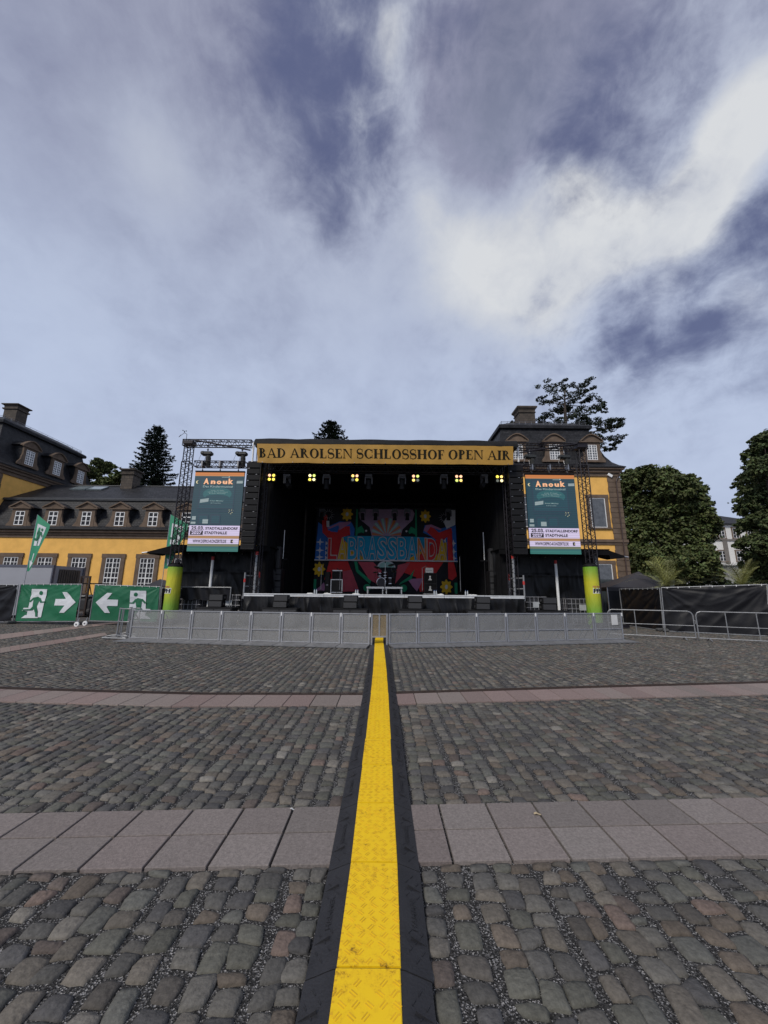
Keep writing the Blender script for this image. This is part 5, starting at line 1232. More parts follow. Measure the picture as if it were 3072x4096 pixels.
def screen(tlp, trp, blp, brp, sg, label, gx):
    a, b, c, d = at(*tlp, YSC), at(*trp, YSC), at(*blp, YSC), at(*brp, YSC)
    x0, x1 = (a.x + c.x) / 2, (b.x + d.x) / 2; z1, z0 = (a.z + b.z) / 2, (c.z + d.z) / 2; Wd, Hd = x1 - x0, z1 - z0
    t = thing('led_screen', ((x0 + x1) / 2, YSC, z0), label, 'screen', 'led screens beside the stage')
    mb = MB()
    mb.box(x0, x1, YSC + .015, YSC + .10, z0, z1); mb.box(x0 - .01, x1 + .01, YSC - .01, YSC + .12, z1 - .01, z1 + .07); mb.build('panel_housing', BLK, t)
    mb = MB(); lay_ = [0]
    def R4(u0, v0, u1, v1): return [(u0, v0), (u1, v0), (u1, v1), (u0, v1)]
    def pp(c_, pts, sub=0):
        lay_[0] += 1; mb.k = lk.index(c_); mb.add([(x0 + Wd * u, YSC + .012 - .0008 * lay_[0], z0 + Hd * v) for u, v in pts], [tuple(range(len(pts)))])
    pp('deep', R4(0, .32, 1, .955)); pp('orange', R4(0, .952, 1, .995)); pp('tan', R4(0, .945, 1, .952))
    pp('pale', R4(0, .192, 1, .318)); pp('tan', R4(0, .158, 1, .192)); pp('pale', R4(0, .092, 1, .158))
    for i in range(6): pp(('olive', 'olive', 'teal', 'sea', 'sea', 'sea')[i], R4(0, .092 - .0153 * (i + 1), 1, .092 - .0153 * i))
    pp('night', R4(.12, .52, .84, .925)); pp('mid', R4(.14, .535, .82, .905)); pp('night', R4(.13, .575, .84, .582)); pp('night', R4(.10, .52, .86, .53)); pp('night', R4(.12, .49, .88, .50))
    pp('teal', [(.2 + .58 * .5 + .29 * math.cos(R(q)), .715 + .085 * math.sin(R(q))) for q in range(0, 360, 15)])
    pp('mid', [(.49 + .24 * math.cos(R(q)), .672 + .035 * math.sin(R(q))) for q in range(0, 360, 15)])
    for u_ in (.16, .40): pp('night', R4(u_, .33, u_ + .20, .455)); pp('mid', R4(u_ + .02, .345, u_ + .18, .44))
    pp('sticker', [(.155, .60), (.325, .615), (.33, .66), (.16, .645)]); pp('sticker', R4(.035, .385, .11, .43)); pp('sticker', R4(.02, .335, .115, .362)); pp('sticker', R4(.25, .34, .36, .395)); pp('sticker', [(.86, .85), (.985, .852), (.985, .887), (.86, .885)])
    for q in range(11): uu, vv, rr = .79 + .085 * math.cos(q * 2.4) * (q % 4 + 1) / 4, .50 + .035 * math.sin(q * 2.4) * (q % 3 + 1) / 3, .0035 + .002 * (q % 3); pp('glowy', [(uu + rr * math.cos(R(z)), vv + rr * .6 * math.sin(R(z))) for z in range(0, 360, 45)])
    pp('chalk', R4(.55, .928, .72, .934)); pp('chalk', [(.70 + .012 * math.cos(R(q)), .935 + .009 * math.sin(R(q))) for q in range(0, 360, 40)])
    moon = [(.07 + .03 * math.cos(R(q)), .865 + .02 * math.sin(R(q))) for q in range(60, 301, 20)] + [(.08 + .018 * math.cos(R(q)), .865 + .014 * math.sin(R(q))) for q in range(290, 69, -20)]; pp('glowy', moon)
    pp('ink', R4(.03, .20, .285, .253)); pp('ink', R4(.845, .103, .89, .145)); pp('glowy', R4(.872, .118, .886, .13))
    lay_[0] += 2
    mb.build('display', LM, t)
    mb = MB()
    def tx(body, u, v, w_, h_, c_, bold=0., dd=0): mb.k = lk.index(c_); put_text(mb, body, (x0 + Wd * u, YSC + .012 - .0008 * (lay_[0] + dd), z0 + Hd * v), (1, 0, 0), (0, 0, 1), w=Wd * w_, h=Hd * h_, d=0, bold=bold)
    tx('25.03.', .045, .262, .255, .046, 'ink', .035); tx('STADTALLENDORF', .325, .264, .64, .034, 'ink', .04); tx('2027', .06, .208, .20, .037, 'pale', .03); tx('STADTHALLE', .315, .209, .445, .035, 'ink', .04)
    tx('WWW.DEPRO-KONZERTE.DE', .10, .104, .66, .040, 'ink', .03)
    for i, (ch, u, w_, v, h_) in enumerate((('A', .19, .115, .835, .082), ('n', .335, .10, .838, .048), ('o', .455, .10, .836, .050), ('u', .575, .10, .838, .046), ('k', .69, .105, .838, .078))):
        tx(ch, u, v, w_, h_, 'ink', .085, 0); tx(ch, u + .004, v + .003, w_ * .94, h_ * .93, 'peach', .055, 1)
    tx('Das Kindermusical', .19, .797, .60, .024, 'chalk', .012)
    tx('mit Fritzi', .36, .752, .26, .012, 'chalk'); tx('Fritzi Matley', .33, .712, .33, .013, 'chalk'); tx('und Freunden', .30, .733, .40, .012, 'chalk')
    tx('Fritzi Matley', .36, .615, .27, .017, 'chalk', .01); tx('& Freunden', .38, .592, .20, .012, 'chalk')
    mb.build('lettering', LM, t)
    # short rigging truss above, hoists, hooks
    zt3 = Z((tlp[0] + trp[0]) / 2, 1858 if sg < 0 else 1872, YSC); ht = .30
    tr = thing('rigging_truss', ((x0 + x1) / 2, YSC, zt3), f"short black rigging truss the {'left' if sg < 0 else 'right'} screen hangs from", 'truss', 'rigging trusses above the screens')
    mb = MB(); truss(mb, (x0 - .05, YSC, zt3), (x1 + .05, YSC, zt3), ht, .027, .013, seg=.4); mb.build('truss_beam', TRUSS, tr)
    for k in (.14, .5, .87):
        xx_ = x0 + Wd * k; mb = MB(); mb.box(xx_ - .035, xx_ + .035, YSC - .17, YSC + .17, zt3 - ht * .6, zt3 + ht * .58); mb.tube((xx_, YSC, zt3 - ht * .6), (xx_, YSC, z1 + .13), .02, 6); mb.lathe([(.02, .0), (.045, .03), (.02, .07)], (xx_, YSC, z1 + .07), 8); mb.build('hanging_clamp', STEEL, tr)
    for k, nm_ in ((.16, 'left'), (.88, 'right')):
        xx_ = x0 + Wd * k; zb2 = gx[1] - gx[2] / 2; YH = 20.5
        h = thing('chain_hoist', (xx_, YH, zt3 + ht / 2), f"black chain hoist with bag above the {nm_} end of the {'left' if sg < 0 else 'right'} screen", 'hoist', 'chain hoists above the screens')
        zb3 = zb2 - (zb2 - zt3) * .28
        mb = MB(); mb.cbox((xx_ + .0, YH - .02, zb3 - .14), .62, .30, .24, bev=.07); mb.cbox((xx_ - .22, YH - .02, zb3 - .12), .22, .34, .20, bev=.05); mb.build('motor', pm('hoist_black', (.022, .024, .022), .5, var=.3), h)
        mb = MB(); mb.lathe([(.11, zb3 - .26), (.14, zb3 - .40), (.15, zb3 - .9), (.12, zt3 + .1), (.05, zt3 + .06)], (xx_ + .10, YH - .05, 0), 10); mb.build('chain_bag', pm('bag_black', (.016, .017, .016), .8, var=.4, bump=.5, bscale=8), h)
        mb = MB(); mb.tube((xx_, YH, zb3 - .02), (xx_, YH, zb2 + .03), .018, 6); mb.lathe([(.03, 0), (.06, .05), (.03, .11)], (xx_, YH, zb3 + .05), 8); mb.tube((xx_ - .08, YH, zb3 - .25), (xx_ - .08, YSC + .1, zt3 + ht / 2), .012, 5); mb.build('chain', STEEL, h)
        mb = MB(); mb.path([(xx_ - .3, YH - .1, zb3 - .2), (xx_ - .40, YH - .1, zb3 - .5), (xx_ - .36, YH - .1, zt3 + .3), (xx_ - .30, YH - .1, zt3 + .12)], .010, 5); mb.build('cable', GALV, h)
screen((779, 1887), (976, 1889), (749, 2206), (953, 2206), -1, 'tall LED screen with a musical poster left of the stage', gl)
screen((2103, 1897), (2299, 1900), (2119, 2216), (2323, 2217), 1, 'tall LED screen with a musical poster right of the stage', gr_)
# wind sensor on the left gantry
p = at(745, 1760, 20.6); q = at(741, 1724, 20.6); t = thing('wind_sensor', (p.x, 20.6, p.z), 'thin wind vane sensor on top of the left screen gantry', 'wind sensor')
mb = MB(); mb.path([(p.x, 20.6, p.z - .1), (p.x, 20.6, p.z + .35), (q.x - .04, 20.6, p.z + .45)], .014, 5); mb.build('mast', BLK, t)
mb = MB(); mb.tube((q.x - .04, 20.6, p.z + .44), (q.x - .04, 20.6, q.z), .014, 5)
for k in range(3): a_ = 2.09 * k; mb.tube((q.x - .04, 20.6, q.z), (q.x - .04 + .09 * math.cos(a_), 20.6 + .09 * math.sin(a_), q.z), .008, 4); mb.ball((q.x - .04 + .1 * math.cos(a_), 20.6 + .1 * math.sin(a_), q.z), .032, n=6, m_=4)
mb.build('cup_rotor', BLK, t); mb = MB(); mb.tube((q.x - .04, 20.6, p.z + .42), (q.x - .22, 20.6, p.z + .27), .012, 5); mb.slab([(q.x - .2, 20.595, p.z + .31), (q.x - .24, 20.595, p.z + .31), (q.x - .34, 20.595, p.z + .17), (q.x - .28, 20.595, p.z + .19)], (0, .01, 0)); mb.build('vane', BLK, t)

# --- green yellow advertising sleeves round the tower feet
def sleeve_mat():
    m, nt, b = _nodes('printed_sleeve'); N = nt.nodes; L = nt.links
    tc = N.new('ShaderNodeTexCoord'); sp = N.new('ShaderNodeSeparateXYZ'); L.new(tc.outputs['Object'], sp.inputs[0])
    cr = N.new('ShaderNodeValToRGB'); e = cr.color_ramp.elements; e[0].position = 0.; e[0].color = (.15, .31, .03, 1); e[1].position = 1.; e[1].color = (.15, .35, .02, 1)
    for p_, c_ in ((.30, (.20, .36, .03)), (.55, (.47, .47, .022)), (.74, (.52, .49, .02)), (.90, (.25, .38, .025))): x_ = e.new(p_); x_.color = c_ + (1,)
    mr = N.new('ShaderNodeMapRange'); mr.inputs[1].default_value = 0; mr.inputs[2].default_value = 3.15; L.new(sp.outputs['Z'], mr.inputs[0]); L.new(mr.outputs[0], cr.inputs['Fac']); L.new(cr.outputs['Color'], b.inputs['Base Color'])
    nz = N.new('ShaderNodeTexNoise'); nz.inputs['Scale'].default_value = 3.5; nz.inputs['Detail'].default_value = 4; mp = N.new('ShaderNodeMapping'); mp.inputs['Scale'].default_value = (2.2, 2.2, .6)
    L.new(tc.outputs['Object'], mp.inputs['Vector']); L.new(mp.outputs[0], nz.inputs['Vector'])
    bp = N.new('ShaderNodeBump'); bp.inputs['Strength'].default_value = .6; bp.inputs['Distance'].default_value = .06; L.new(nz.outputs['Fac'], bp.inputs['Height']); L.new(bp.outputs['Normal'], b.inputs['Normal'])
    b.inputs['Roughness'].default_value = .55; return m
SLV = sleeve_mat()
def adcol(px, pyb, gx, label, ang):
    YG = 20.6; r = .36; x_ = X(px, 2380, YG); zt2 = Z(px, 2268, YG); t = thing('advertising_column', (x_, YG, 0), label, 'advertising column', 'advertising columns round the gantry feet')
    mb = MB(); mb.smooth = True; prof = [(r, .02), (r * 1.01, .6), (r, 1.6), (r * .985, zt2 - .1), (r * .97, zt2)]
    n = 28; rings = [[(x_ + r_ * math.cos(2 * PI * i / n), YG + r_ * math.sin(2 * PI * i / n), z) for i in range(n)] for r_, z in prof]; mb.loft(rings, cap=False); mb.build('sleeve', SLV, t)
    mb = MB(); mb.lathe([(r * .98, zt2), (r * 1.01, zt2 + .02), (r * .97, zt2 + .09), (r * .7, zt2 + .17), (.27, zt2 + .20)], (x_, YG, 0), 24); mb.build('cap', BLK, t)
    def wrap(x, y, d=.012): a = ang + x / r; return Vector((x_ + (r + d) * math.sin(a), YG - (r + d) * math.cos(a), zc_ + y))
    zc_ = Z(px, 2358, YG)
    def curved(body, x0, y0, w_, h_, col, bold, d):
        mb = MB(); V, Fs = text2d(body, bold); V = V - V.min(0); S = V.max(0); mb.add([wrap(x0 + v[0] / S[0] * w_ + .1 * v[1] / S[1] * h_, y0 + v[1] / S[1] * h_, d) for v in V], Fs); return mb.build('lettering', col, t)
    curved('FFH', -.31, -.205, .61, .275, pm('logo_white', (.7, .7, .68), .5), .16, .006); curved('FFH', -.285, -.175, .56, .215, pm('logo_black', (.012, .012, .014), .4), .05, .010)
    curved('Hit Radio', -.29, .10, .52, .09, pm('logo_red', (.42, .04, .10), .5), .02, .010)
adcol(689, 2497, gl, 'yellow green advertising column round the left gantry foot', -.62)
adcol(2371, 2510, gr_, 'yellow green advertising column round the right gantry foot', .42)

# ------------------------------------------------------------------ side shelters of black tarpaulin
def shelter(sg, label, x_in, x_out, pole_px, lip_px0, lip_px1):
    Yb = 22.3; t = thing('tarpaulin_shelter', ((x_in + x_out) / 2, Yb, 0), label, 'shelter', 'tarpaulin shelters beside the stage')
    z1 = Z(900, 2212, Yb) if sg < 0 else Z(2200, 2226, Yb)
    def wall(u, v):
        x = x_in + (x_out - x_in) * u; o = .10 * mnoise.noise(Vector((x * .9, v * 1.5, sg))) - .16 * abs(mnoise.noise(Vector((x * 1.9 + v * 1.5, v * 2.4, 3 + sg)))) + .05 * mnoise.noise(Vector((x * 5, v * 3.2, 6 + sg))) - .05 * (1 - abs(math.sin(v * PI * 3))) ** 8 + .10 * math.exp(-((x - (pole_x + .0)) / .5) ** 2) * math.sin(v * 9)
        return (x, Yb + o, .02 + (z1 + .26) * v)
    pole_x = X(pole_px[0], 2300, 21.5)
    mb = MB(); mb.grid(wall, 130, 70); mb.build('tarpaulin', TARP, t)
    mb = MB(); xo = x_out + sg * .2
    xlip = X(lip_px0[0], lip_px0[1], 21.2)
    mb.slab([(x_in, 20.9, z1 + .25), (x_out, 20.9, z1 + .25), (x_out, 25, z1 + .3), (x_in, 25, z1 + .3)], (0, 0, .05))
    mb.slab([(x_in, 20.92, z1 - .02), (x_out, 20.92, z1 - .02), (x_out, 20.92, z1 + .24), (x_in, 20.92, z1 + .24)], (0, .05, 0)); mb.build('roof', CLOTH, t)
    mb = MB(); a = at(*lip_px0, 21.2); b = at(*lip_px1, 21.2); mb.tube(a, b, .05, 6); mb.build('lip_pole', ALU, t)
    mb = MB(); mb.add([(x_out, 20.95, z1 + .24), (x_out, 23.5, z1 + .24), tuple(b + Vector((0, 2, .02))), tuple(b)], [(0, 1, 2, 3)]); mb.add([(x_out, 20.95, z1 + .24), tuple(b), tuple(b.lerp(Vector((x_out, 20.95, z1)), .6) - Vector((0, 0, .12))), (x_out, 20.95, z1 - .25)], [(0, 1, 2, 3)]); mb.build('awning', CLOTH, t)
    mb = MB(); zz0 = Z(pole_px[0], pole_px[1], 21.5); zz1 = Z(pole_px[2], pole_px[3], 21.5); mb.tube((pole_x, 21.5, 0.02), (pole_x, 21.5, zz1 - .2), .075, 8); o = mb.build('pole', WHITE, t)
    mb = MB(); mb.tube((pole_x, 21.5, zz1 - .2), (pole_x, 21.5, zz1), .08, 8); mb.build('red_tip', RED, o)
    mb = MB(); 
    for k in range(7): x_ = x_in + (x_out - x_in) * (k + .5) / 7; mb.ball((x_, Yb - .15, z1 - .06), .03, n=6, m_=4)
    mb.build('eyelet', ALU, t)
    if sg > 0:
        mb = MB(); x_ = X(2386, 2280, 21.4); mb.tube((x_, 21.4, 0), (x_, 21.4, z1 + .2), .09, 8); mb.build('pole', GALV, t)
shelter(-1, 'black tarpaulin shelter between the stage and the left column', sxl + .9, X(722, 2300, 22.3), (845, 2351, 852, 2226), (668, 2200), (568, 2212))
shelter(1, 'black tarpaulin shelter between the stage and the right column', sxr - .9, X(2392, 2300, 22.3), (2226, 2425, 2218, 2241), (2400, 2212), (2512, 2229))
# railing with cloth in front of the left shelter
a = at(720, 2348, 21.2); b = at(924, 2353, 21.2); t = thing('railing', ((a.x + b.x) / 2, 21.2, 0), 'grey tube railing with black cloth before the left shelter', 'railing')
mb = MB(); mb.tube((a.x, 21.2, a.z), (b.x, 21.2, a.z), .03, 6)
for x_ in (a.x, b.x): mb.tube((x_, 21.2, 0), (x_, 21.2, a.z), .03, 6)
mb.build('frame', GALV, t); mb = MB(); mb.grid(lambda u, v: (a.x + .05 + (b.x - a.x - .1) * u, 21.25 + .05 * math.sin(u * 25 + v * 2), a.z - .6 + .57 * v - .1 * abs(math.sin(u * 9)) * (1 - v)), 40, 6); mb.build('cloth', FTARP, t)

# --- water tanks in white cages
def tank(px, Y, py_t, label, plate):
    x_ = X(px, 2420, Y); w_, h_ = 1.12, 1.16; zt2 = min(1.75, Z(px, py_t, Y)); z0 = .14
    t = thing('water_tank', (x_, Y + w_ / 2, 0), label, 'water tank', 'caged water tanks beside the stage')
    mb = MB(); mb.cbox((x_, Y + w_ / 2, (z0 + zt2) / 2), w_ - .10, w_ - .10, zt2 - z0 - .04, bev=.08); mb.build('tank', pm('dark_plastic_tank', (.03, .03, .032), .4), t)
    mb = MB(); nz = max(4, int((zt2 - z0) / .24))
    for i in range(nz + 1):
        z = z0 + (zt2 - z0) * i / nz; mb.path([(x_ - w_ / 2, Y, z), (x_ + w_ / 2, Y, z), (x_ + w_ / 2, Y + w_, z), (x_ - w_ / 2, Y + w_, z)], .016, 5, True)
    for i in range(6):
        u = -w_ / 2 + w_ * i / 5
        for p, q in (((x_ + u, Y), 0), ((x_ - w_ / 2, Y + w_ / 2 + u), 0), ((x_ + w_ / 2, Y + w_ / 2 + u), 0)): mb.tube((p[0], p[1], z0), (p[0], p[1], zt2), .016, 5)
    mb.build('cage', pm('grey_cage', (.33, .33, .35), .5, metal=.3), t)
    mb = MB()
    for k in range(3): mb.box(x_ - w_ / 2, x_ + w_ / 2, Y + .02 + k * .48, Y + .14 + k * .48, 0.01, .11)
    mb.build('pallet', pm('old_timber', (.12, .09, .06), .9), t)
    if plate: mb = MB(); mb.box(x_ + plate[0], x_ + plate[1], Y - .03, Y - .018, zt2 - plate[3], zt2 - plate[2]); mb.build('label_plate', pm('pale_plate', (.42, .44, .45), .5), t)
tank(760, 21.4, 2376, 'caged water tank next to the left advertising column', None)
tank(918, 21.4, 2380, 'caged water tank with pale plate by the left stage corner', (-.5, .12, .28, .55))
tank(2146, 21.4, 2388, 'caged water tank with pale plate by the right stage corner', (-.2, .22, .26, .56))
tank(2312, 21.4, 2396, 'caged water tank next to the right advertising column', (.05, .5, .3, .6))

# --- front fill loudspeakers in the pit: a wide bass box with two small tops
YP = 19.0
subs = [(855, 'leftmost', 'before the left shelter'), (1117, 'second from left', ''), (1400, 'third from left', ''), (1662, 'third from right', ''), (1937, 'second from right', ''), (2205, 'rightmost', 'before the right shelter')]
sub0 = top0 = None
GRL = pm('speaker_grille', (.03, .03, .032), .6)
for i, (px, nm_, wh) in enumerate(subs):
    x_ = X(px, 2430, YP)
    lab = f"wide black bass loudspeaker on the ground, {nm_} of six in the pit"
    if sub0 is None:
        sub0 = thing('bass_loudspeaker', (0, 0, 0), lab, 'loudspeaker', 'bass loudspeakers in the stage pit')
        mb = MB(); mb.cbox((0, .4, .47), 1.75, .8, .92, bev=.03); mb.build('cabinet', BLK, sub0)
        mb = MB(); mb.box(-.8, -.02, -.012, -.002, .08, .86); mb.box(.02, .8, -.012, -.002, .08, .86); mb.build('grille', GRL, sub0)
        mb = MB()
        for xx_ in (-.78, .78):
            for yy in (.08, .72): mb.lathe([(.05, -.005), (.05, .008)], (xx_, yy, .004), 8)
        mb.build('rubber_foot', RUB, sub0); o = sub0
    else: o = dup(sub0, (0, 0, 0), lab)
    o.location = (x_, YP, 0)
    for k in range(2):
        lab = f"small black loudspeaker, {'lower' if k == 0 else 'upper'} of the pair on the {nm_} bass box"
        if top0 is None:
            top0 = thing('front_fill_speaker', (0, 0, 0), lab, 'loudspeaker', 'small loudspeakers stacked on the bass boxes')
            mb = MB(); mb.cbox((0, .22, .155), .70, .44, .30, bev=.025); mb.build('cabinet', BLK, top0); mb = MB(); mb.box(-.31, .31, -.010, -.002, .03, .28); mb.build('grille', GRL, top0)
            mb = MB()
            for s in (-1, 1): mb.box(s * .352 - .004, s * .352 + .004, .15, .29, .10, .2)
            mb.build('handle', STEEL, top0); o = top0
        else: o = dup(top0, (0, 0, 0), lab)
        o.location = (x_ - .02 + .03 * k, YP + .12, .935 + .305 * k)

# ------------------------------------------------------------------ perforated crowd barrier
MESH = mesh_mat('perforated_sheet', (.34, .34, .335), .46)
TREADP = pm('worn_aluminium_floor', (.20, .20, .205), .55, metal=.4, var=.3, scale=6, bump=.2, bscale=40)
Lpx = [514, 637, 758, 878, 998, 1121, 1242, 1362, 1480]; Rpx = [1552, 1670, 1791, 1909, 2028, 2148, 2266, 2382, 2496]
LP = [gnd(px, 2558 + 25 * i / 8) for i, px in enumerate(Lpx)]; RP = [gnd(px, 2582.5 - 20.5 * i / 8) for i, px in enumerate(Rpx)]
BH = 1.03
def barrier(a, b, label):
    d = (b - a); Lw = d.length; d.normalize(); nf = Vector((d.y, -d.x, 0))          # towards the camera
    c = (a + b) / 2; t = thing('crowd_barrier', (c.x, c.y, 0), label, 'barrier', 'perforated crowd barrier panels before the stage')
    def Pn(u, f, z): return a + d * u + nf * f + Vector((0, 0, z))
    F = Fr(a, d, nf); g = .012; mb = MB()
    mb.fbox(F, g, g + .055, -.02, .03, .05, BH); mb.fbox(F, Lw - g - .055, Lw - g, -.02, .03, .05, BH)
    mb.fbox(F, g + .055, Lw - g - .055, -.015, .025, BH - .035, BH); mb.fbox(F, g + .055, Lw - g - .055, -.015, .025, .42, .455); mb.fbox(F, g + .055, Lw - g - .055, -.015, .02, .055, .085)
    mb.build('frame', ALU, t)
    mb = MB(); mb.fbox(F, g + .055, Lw - g - .055, -.002, .002, .456, BH - .036); mb.fbox(F, g + .055, Lw - g - .055, -.002, .002, .086, .419); mb.build('perforated_panel', MESH, t)
    mb = MB(); w_ = .006
    mb.slab([Pn(g, .035, .012), Pn(Lw - g, .035, .012), Pn(Lw - g, .70, .004), Pn(g, .70, .004)], (0, 0, .035)); mb.build('floor_plate', TREADP, t)
    mb = MB()
    for u in (.12, Lw - .12): mb.tube(Pn(u, -.03, BH * .85), Pn(u, -.75, .03), .022, 6); mb.tube(Pn(u, -.03, .05), Pn(u, -.75, .03), .02, 6)
    mb.build('rear_brace', ALU, t)
    mb = MB(); mb.fbox(F, Lw - g - .01, Lw + .012, .031, .045, BH - .12, BH + .005); mb.build('coupling', WHITE, t)
    return t
for i in range(8): barrier(LP[i], LP[i + 1], f"perforated grey barrier panel left of the cable gate, {ORD[i]} from the row's left end")
for i in range(8):
    t = barrier(RP[i], RP[i + 1], f"perforated grey barrier panel right of the cable gate, {ORD[7 - i]} from the row's right end")
    if i == 7:
        a, b = RP[7], RP[8]; d = (b - a).normalized(); F = Fr(a, d, Vector((d.y, -d.x, 0))); L_ = (b - a).length
        mb = MB(); mb.fbox(F, L_ * .62, L_ * .84, .012, .018, .58, .96); nt_ = mb.build('paper_notice', pm('paper', (.55, .55, .54), .8), t)
a, b = LP[8], RP[0]; d = (b - a).normalized(); F = Fr(a, d, Vector((d.y, -d.x, 0))); Lw = (b - a).length
t = thing('cable_gate', ((a.x + b.x) / 2, a.y, 0), 'narrow barrier piece bridging the cable ramp in the middle of the row', 'barrier')
mb = MB(); mb.fbox(F, .015, .07, -.02, .03, .02, BH); mb.fbox(F, Lw - .07, Lw - .015, -.02, .03, .02, BH); mb.fbox(F, .07, Lw - .07, -.015, .025, BH - .04, BH); mb.fbox(F, .07, Lw - .07, -.015, .03, .26, .31); mb.fbox(F, Lw * .46, Lw * .54, -.012, .02, .31, BH - .04); mb.build('frame', ALU, t)
mb = MB(); mb.fbox(F, .071, Lw * .46, -.002, .002, .31, BH - .04); mb.fbox(F, Lw * .54, Lw - .071, -.002, .002, .31, BH - .04); mb.build('perforated_panel', mesh_mat('reflection_tinted_sheet', (.34, .27, .17), .55), t)  # yellow reflection on the gate, painted into the sheet colour
# folded steel barriers at the left end of the row
def steel_barrier(name, pts, zs, label, feet=True, posts=1, group=None, rail_mid=True):
    a, b = Vector(pts[0]), Vector(pts[1]); d = (b - a); Lw = d.length; d.normalize(); r = .021; h = zs
    c = (a + b) / 2; t = thing(name, (c.x, c.y, 0), label, 'barrier', group); U = Vector((0, 0, 1)); k = .16
    ring_ = [a + U * .10, a + U * (h - k), a + U * (h - k * .3) + d * k * .3, a + U * h + d * k, b + U * h - d * k, b + U * (h - k * .3) - d * k * .3, b + U * (h - k), b + U * .10]
    mb = MB(); mb.path(ring_, r, 7); mb.tube(a + U * .10, b + U * .10, r, 7)
    mb.tube(a + U * .55, b + U * .55, .017, 6)
    for i in range(posts): u = (i + 1) / (posts + 1); mb.tube(a.lerp(b, u) + U * .10, a.lerp(b, u) + U * h, .017, 6)
    mb.build('frame', GALV, t); nn = Vector((-d.y, d.x, 0))
    for u in (.12, .88) if posts < 3 else (.1, .9): p = a.lerp(b, u); mb = MB(); mb.path([p - nn * .28 + U * .02, p + U * .10, p + nn * .28 + U * .02], .02, 6); mb.build('foot', GALV, t)
    mb = MB(); mb.path([b + U * .75, b + U * .75 + d * .05, b + U * .62 + d * .05], .012, 5); mb.build('hook', GALV, t)
    return t
p = [gnd(455, 2522), gnd(498, 2556), gnd(428, 2512), gnd(480, 2540)]
e0 = LP[0] + Vector((-.06, .05, 0))
def corner_piece(off, label):
    t = thing('corner_barrier', (e0.x - .4, e0.y + .5 + off, 0), label, 'barrier', 'folded corner barriers at the left end of the row')
    o = Vector((e0.x, e0.y + off, 0)); mb = MB(); U = Vector((0, 0, 1)); pts = []
    for k in range(9): a_ = k / 8 * 1.5; pts.append(o + Vector((-.75 * math.sin(a_) - .03, .75 * (1 - math.cos(a_)) + .0, 0)))
    for z in (BH + .02, .60, .12): mb.path([q + U * z for q in pts], .02, 6)
    for k in (0, 2, 4, 6, 8): mb.tube(pts[k] + U * .04, pts[k] + U * (BH + .02), .018, 6)
    mb.build('frame', GALV, t); mb = MB(); q = [o + Vector((-.05, -.02, .03)), o + Vector((-1.0, .12, .03)), o + Vector((-1.15, .42, .03)), o + Vector((-.6, .62, .03))]
    mb.path(q, .025, 6, True); mb.tube(q[0], pts[3] + U * .12, .02, 6); mb.tube(q[2], pts[6] + U * .12, .02, 6); mb.build('floor_frame', GALV, t)
corner_piece(0, 'curved steel corner barrier next to the first barrier panel'); corner_piece(.55, 'curved steel corner barrier standing behind the nearer corner piece')
# long steel barriers at the right
steel_barrier('pedestrian_barrier', (gnd(2440, 2545), gnd(2786, 2562)), 1.10, 'galvanised tube barrier joining the right end of the perforated row', posts=2, group='tube barriers at the right')
steel_barrier('pedestrian_barrier', (gnd(2798, 2563), gnd(3180, 2582)), 1.10, 'galvanised tube barrier running out at the right edge', posts=2, group='tube barriers at the right')

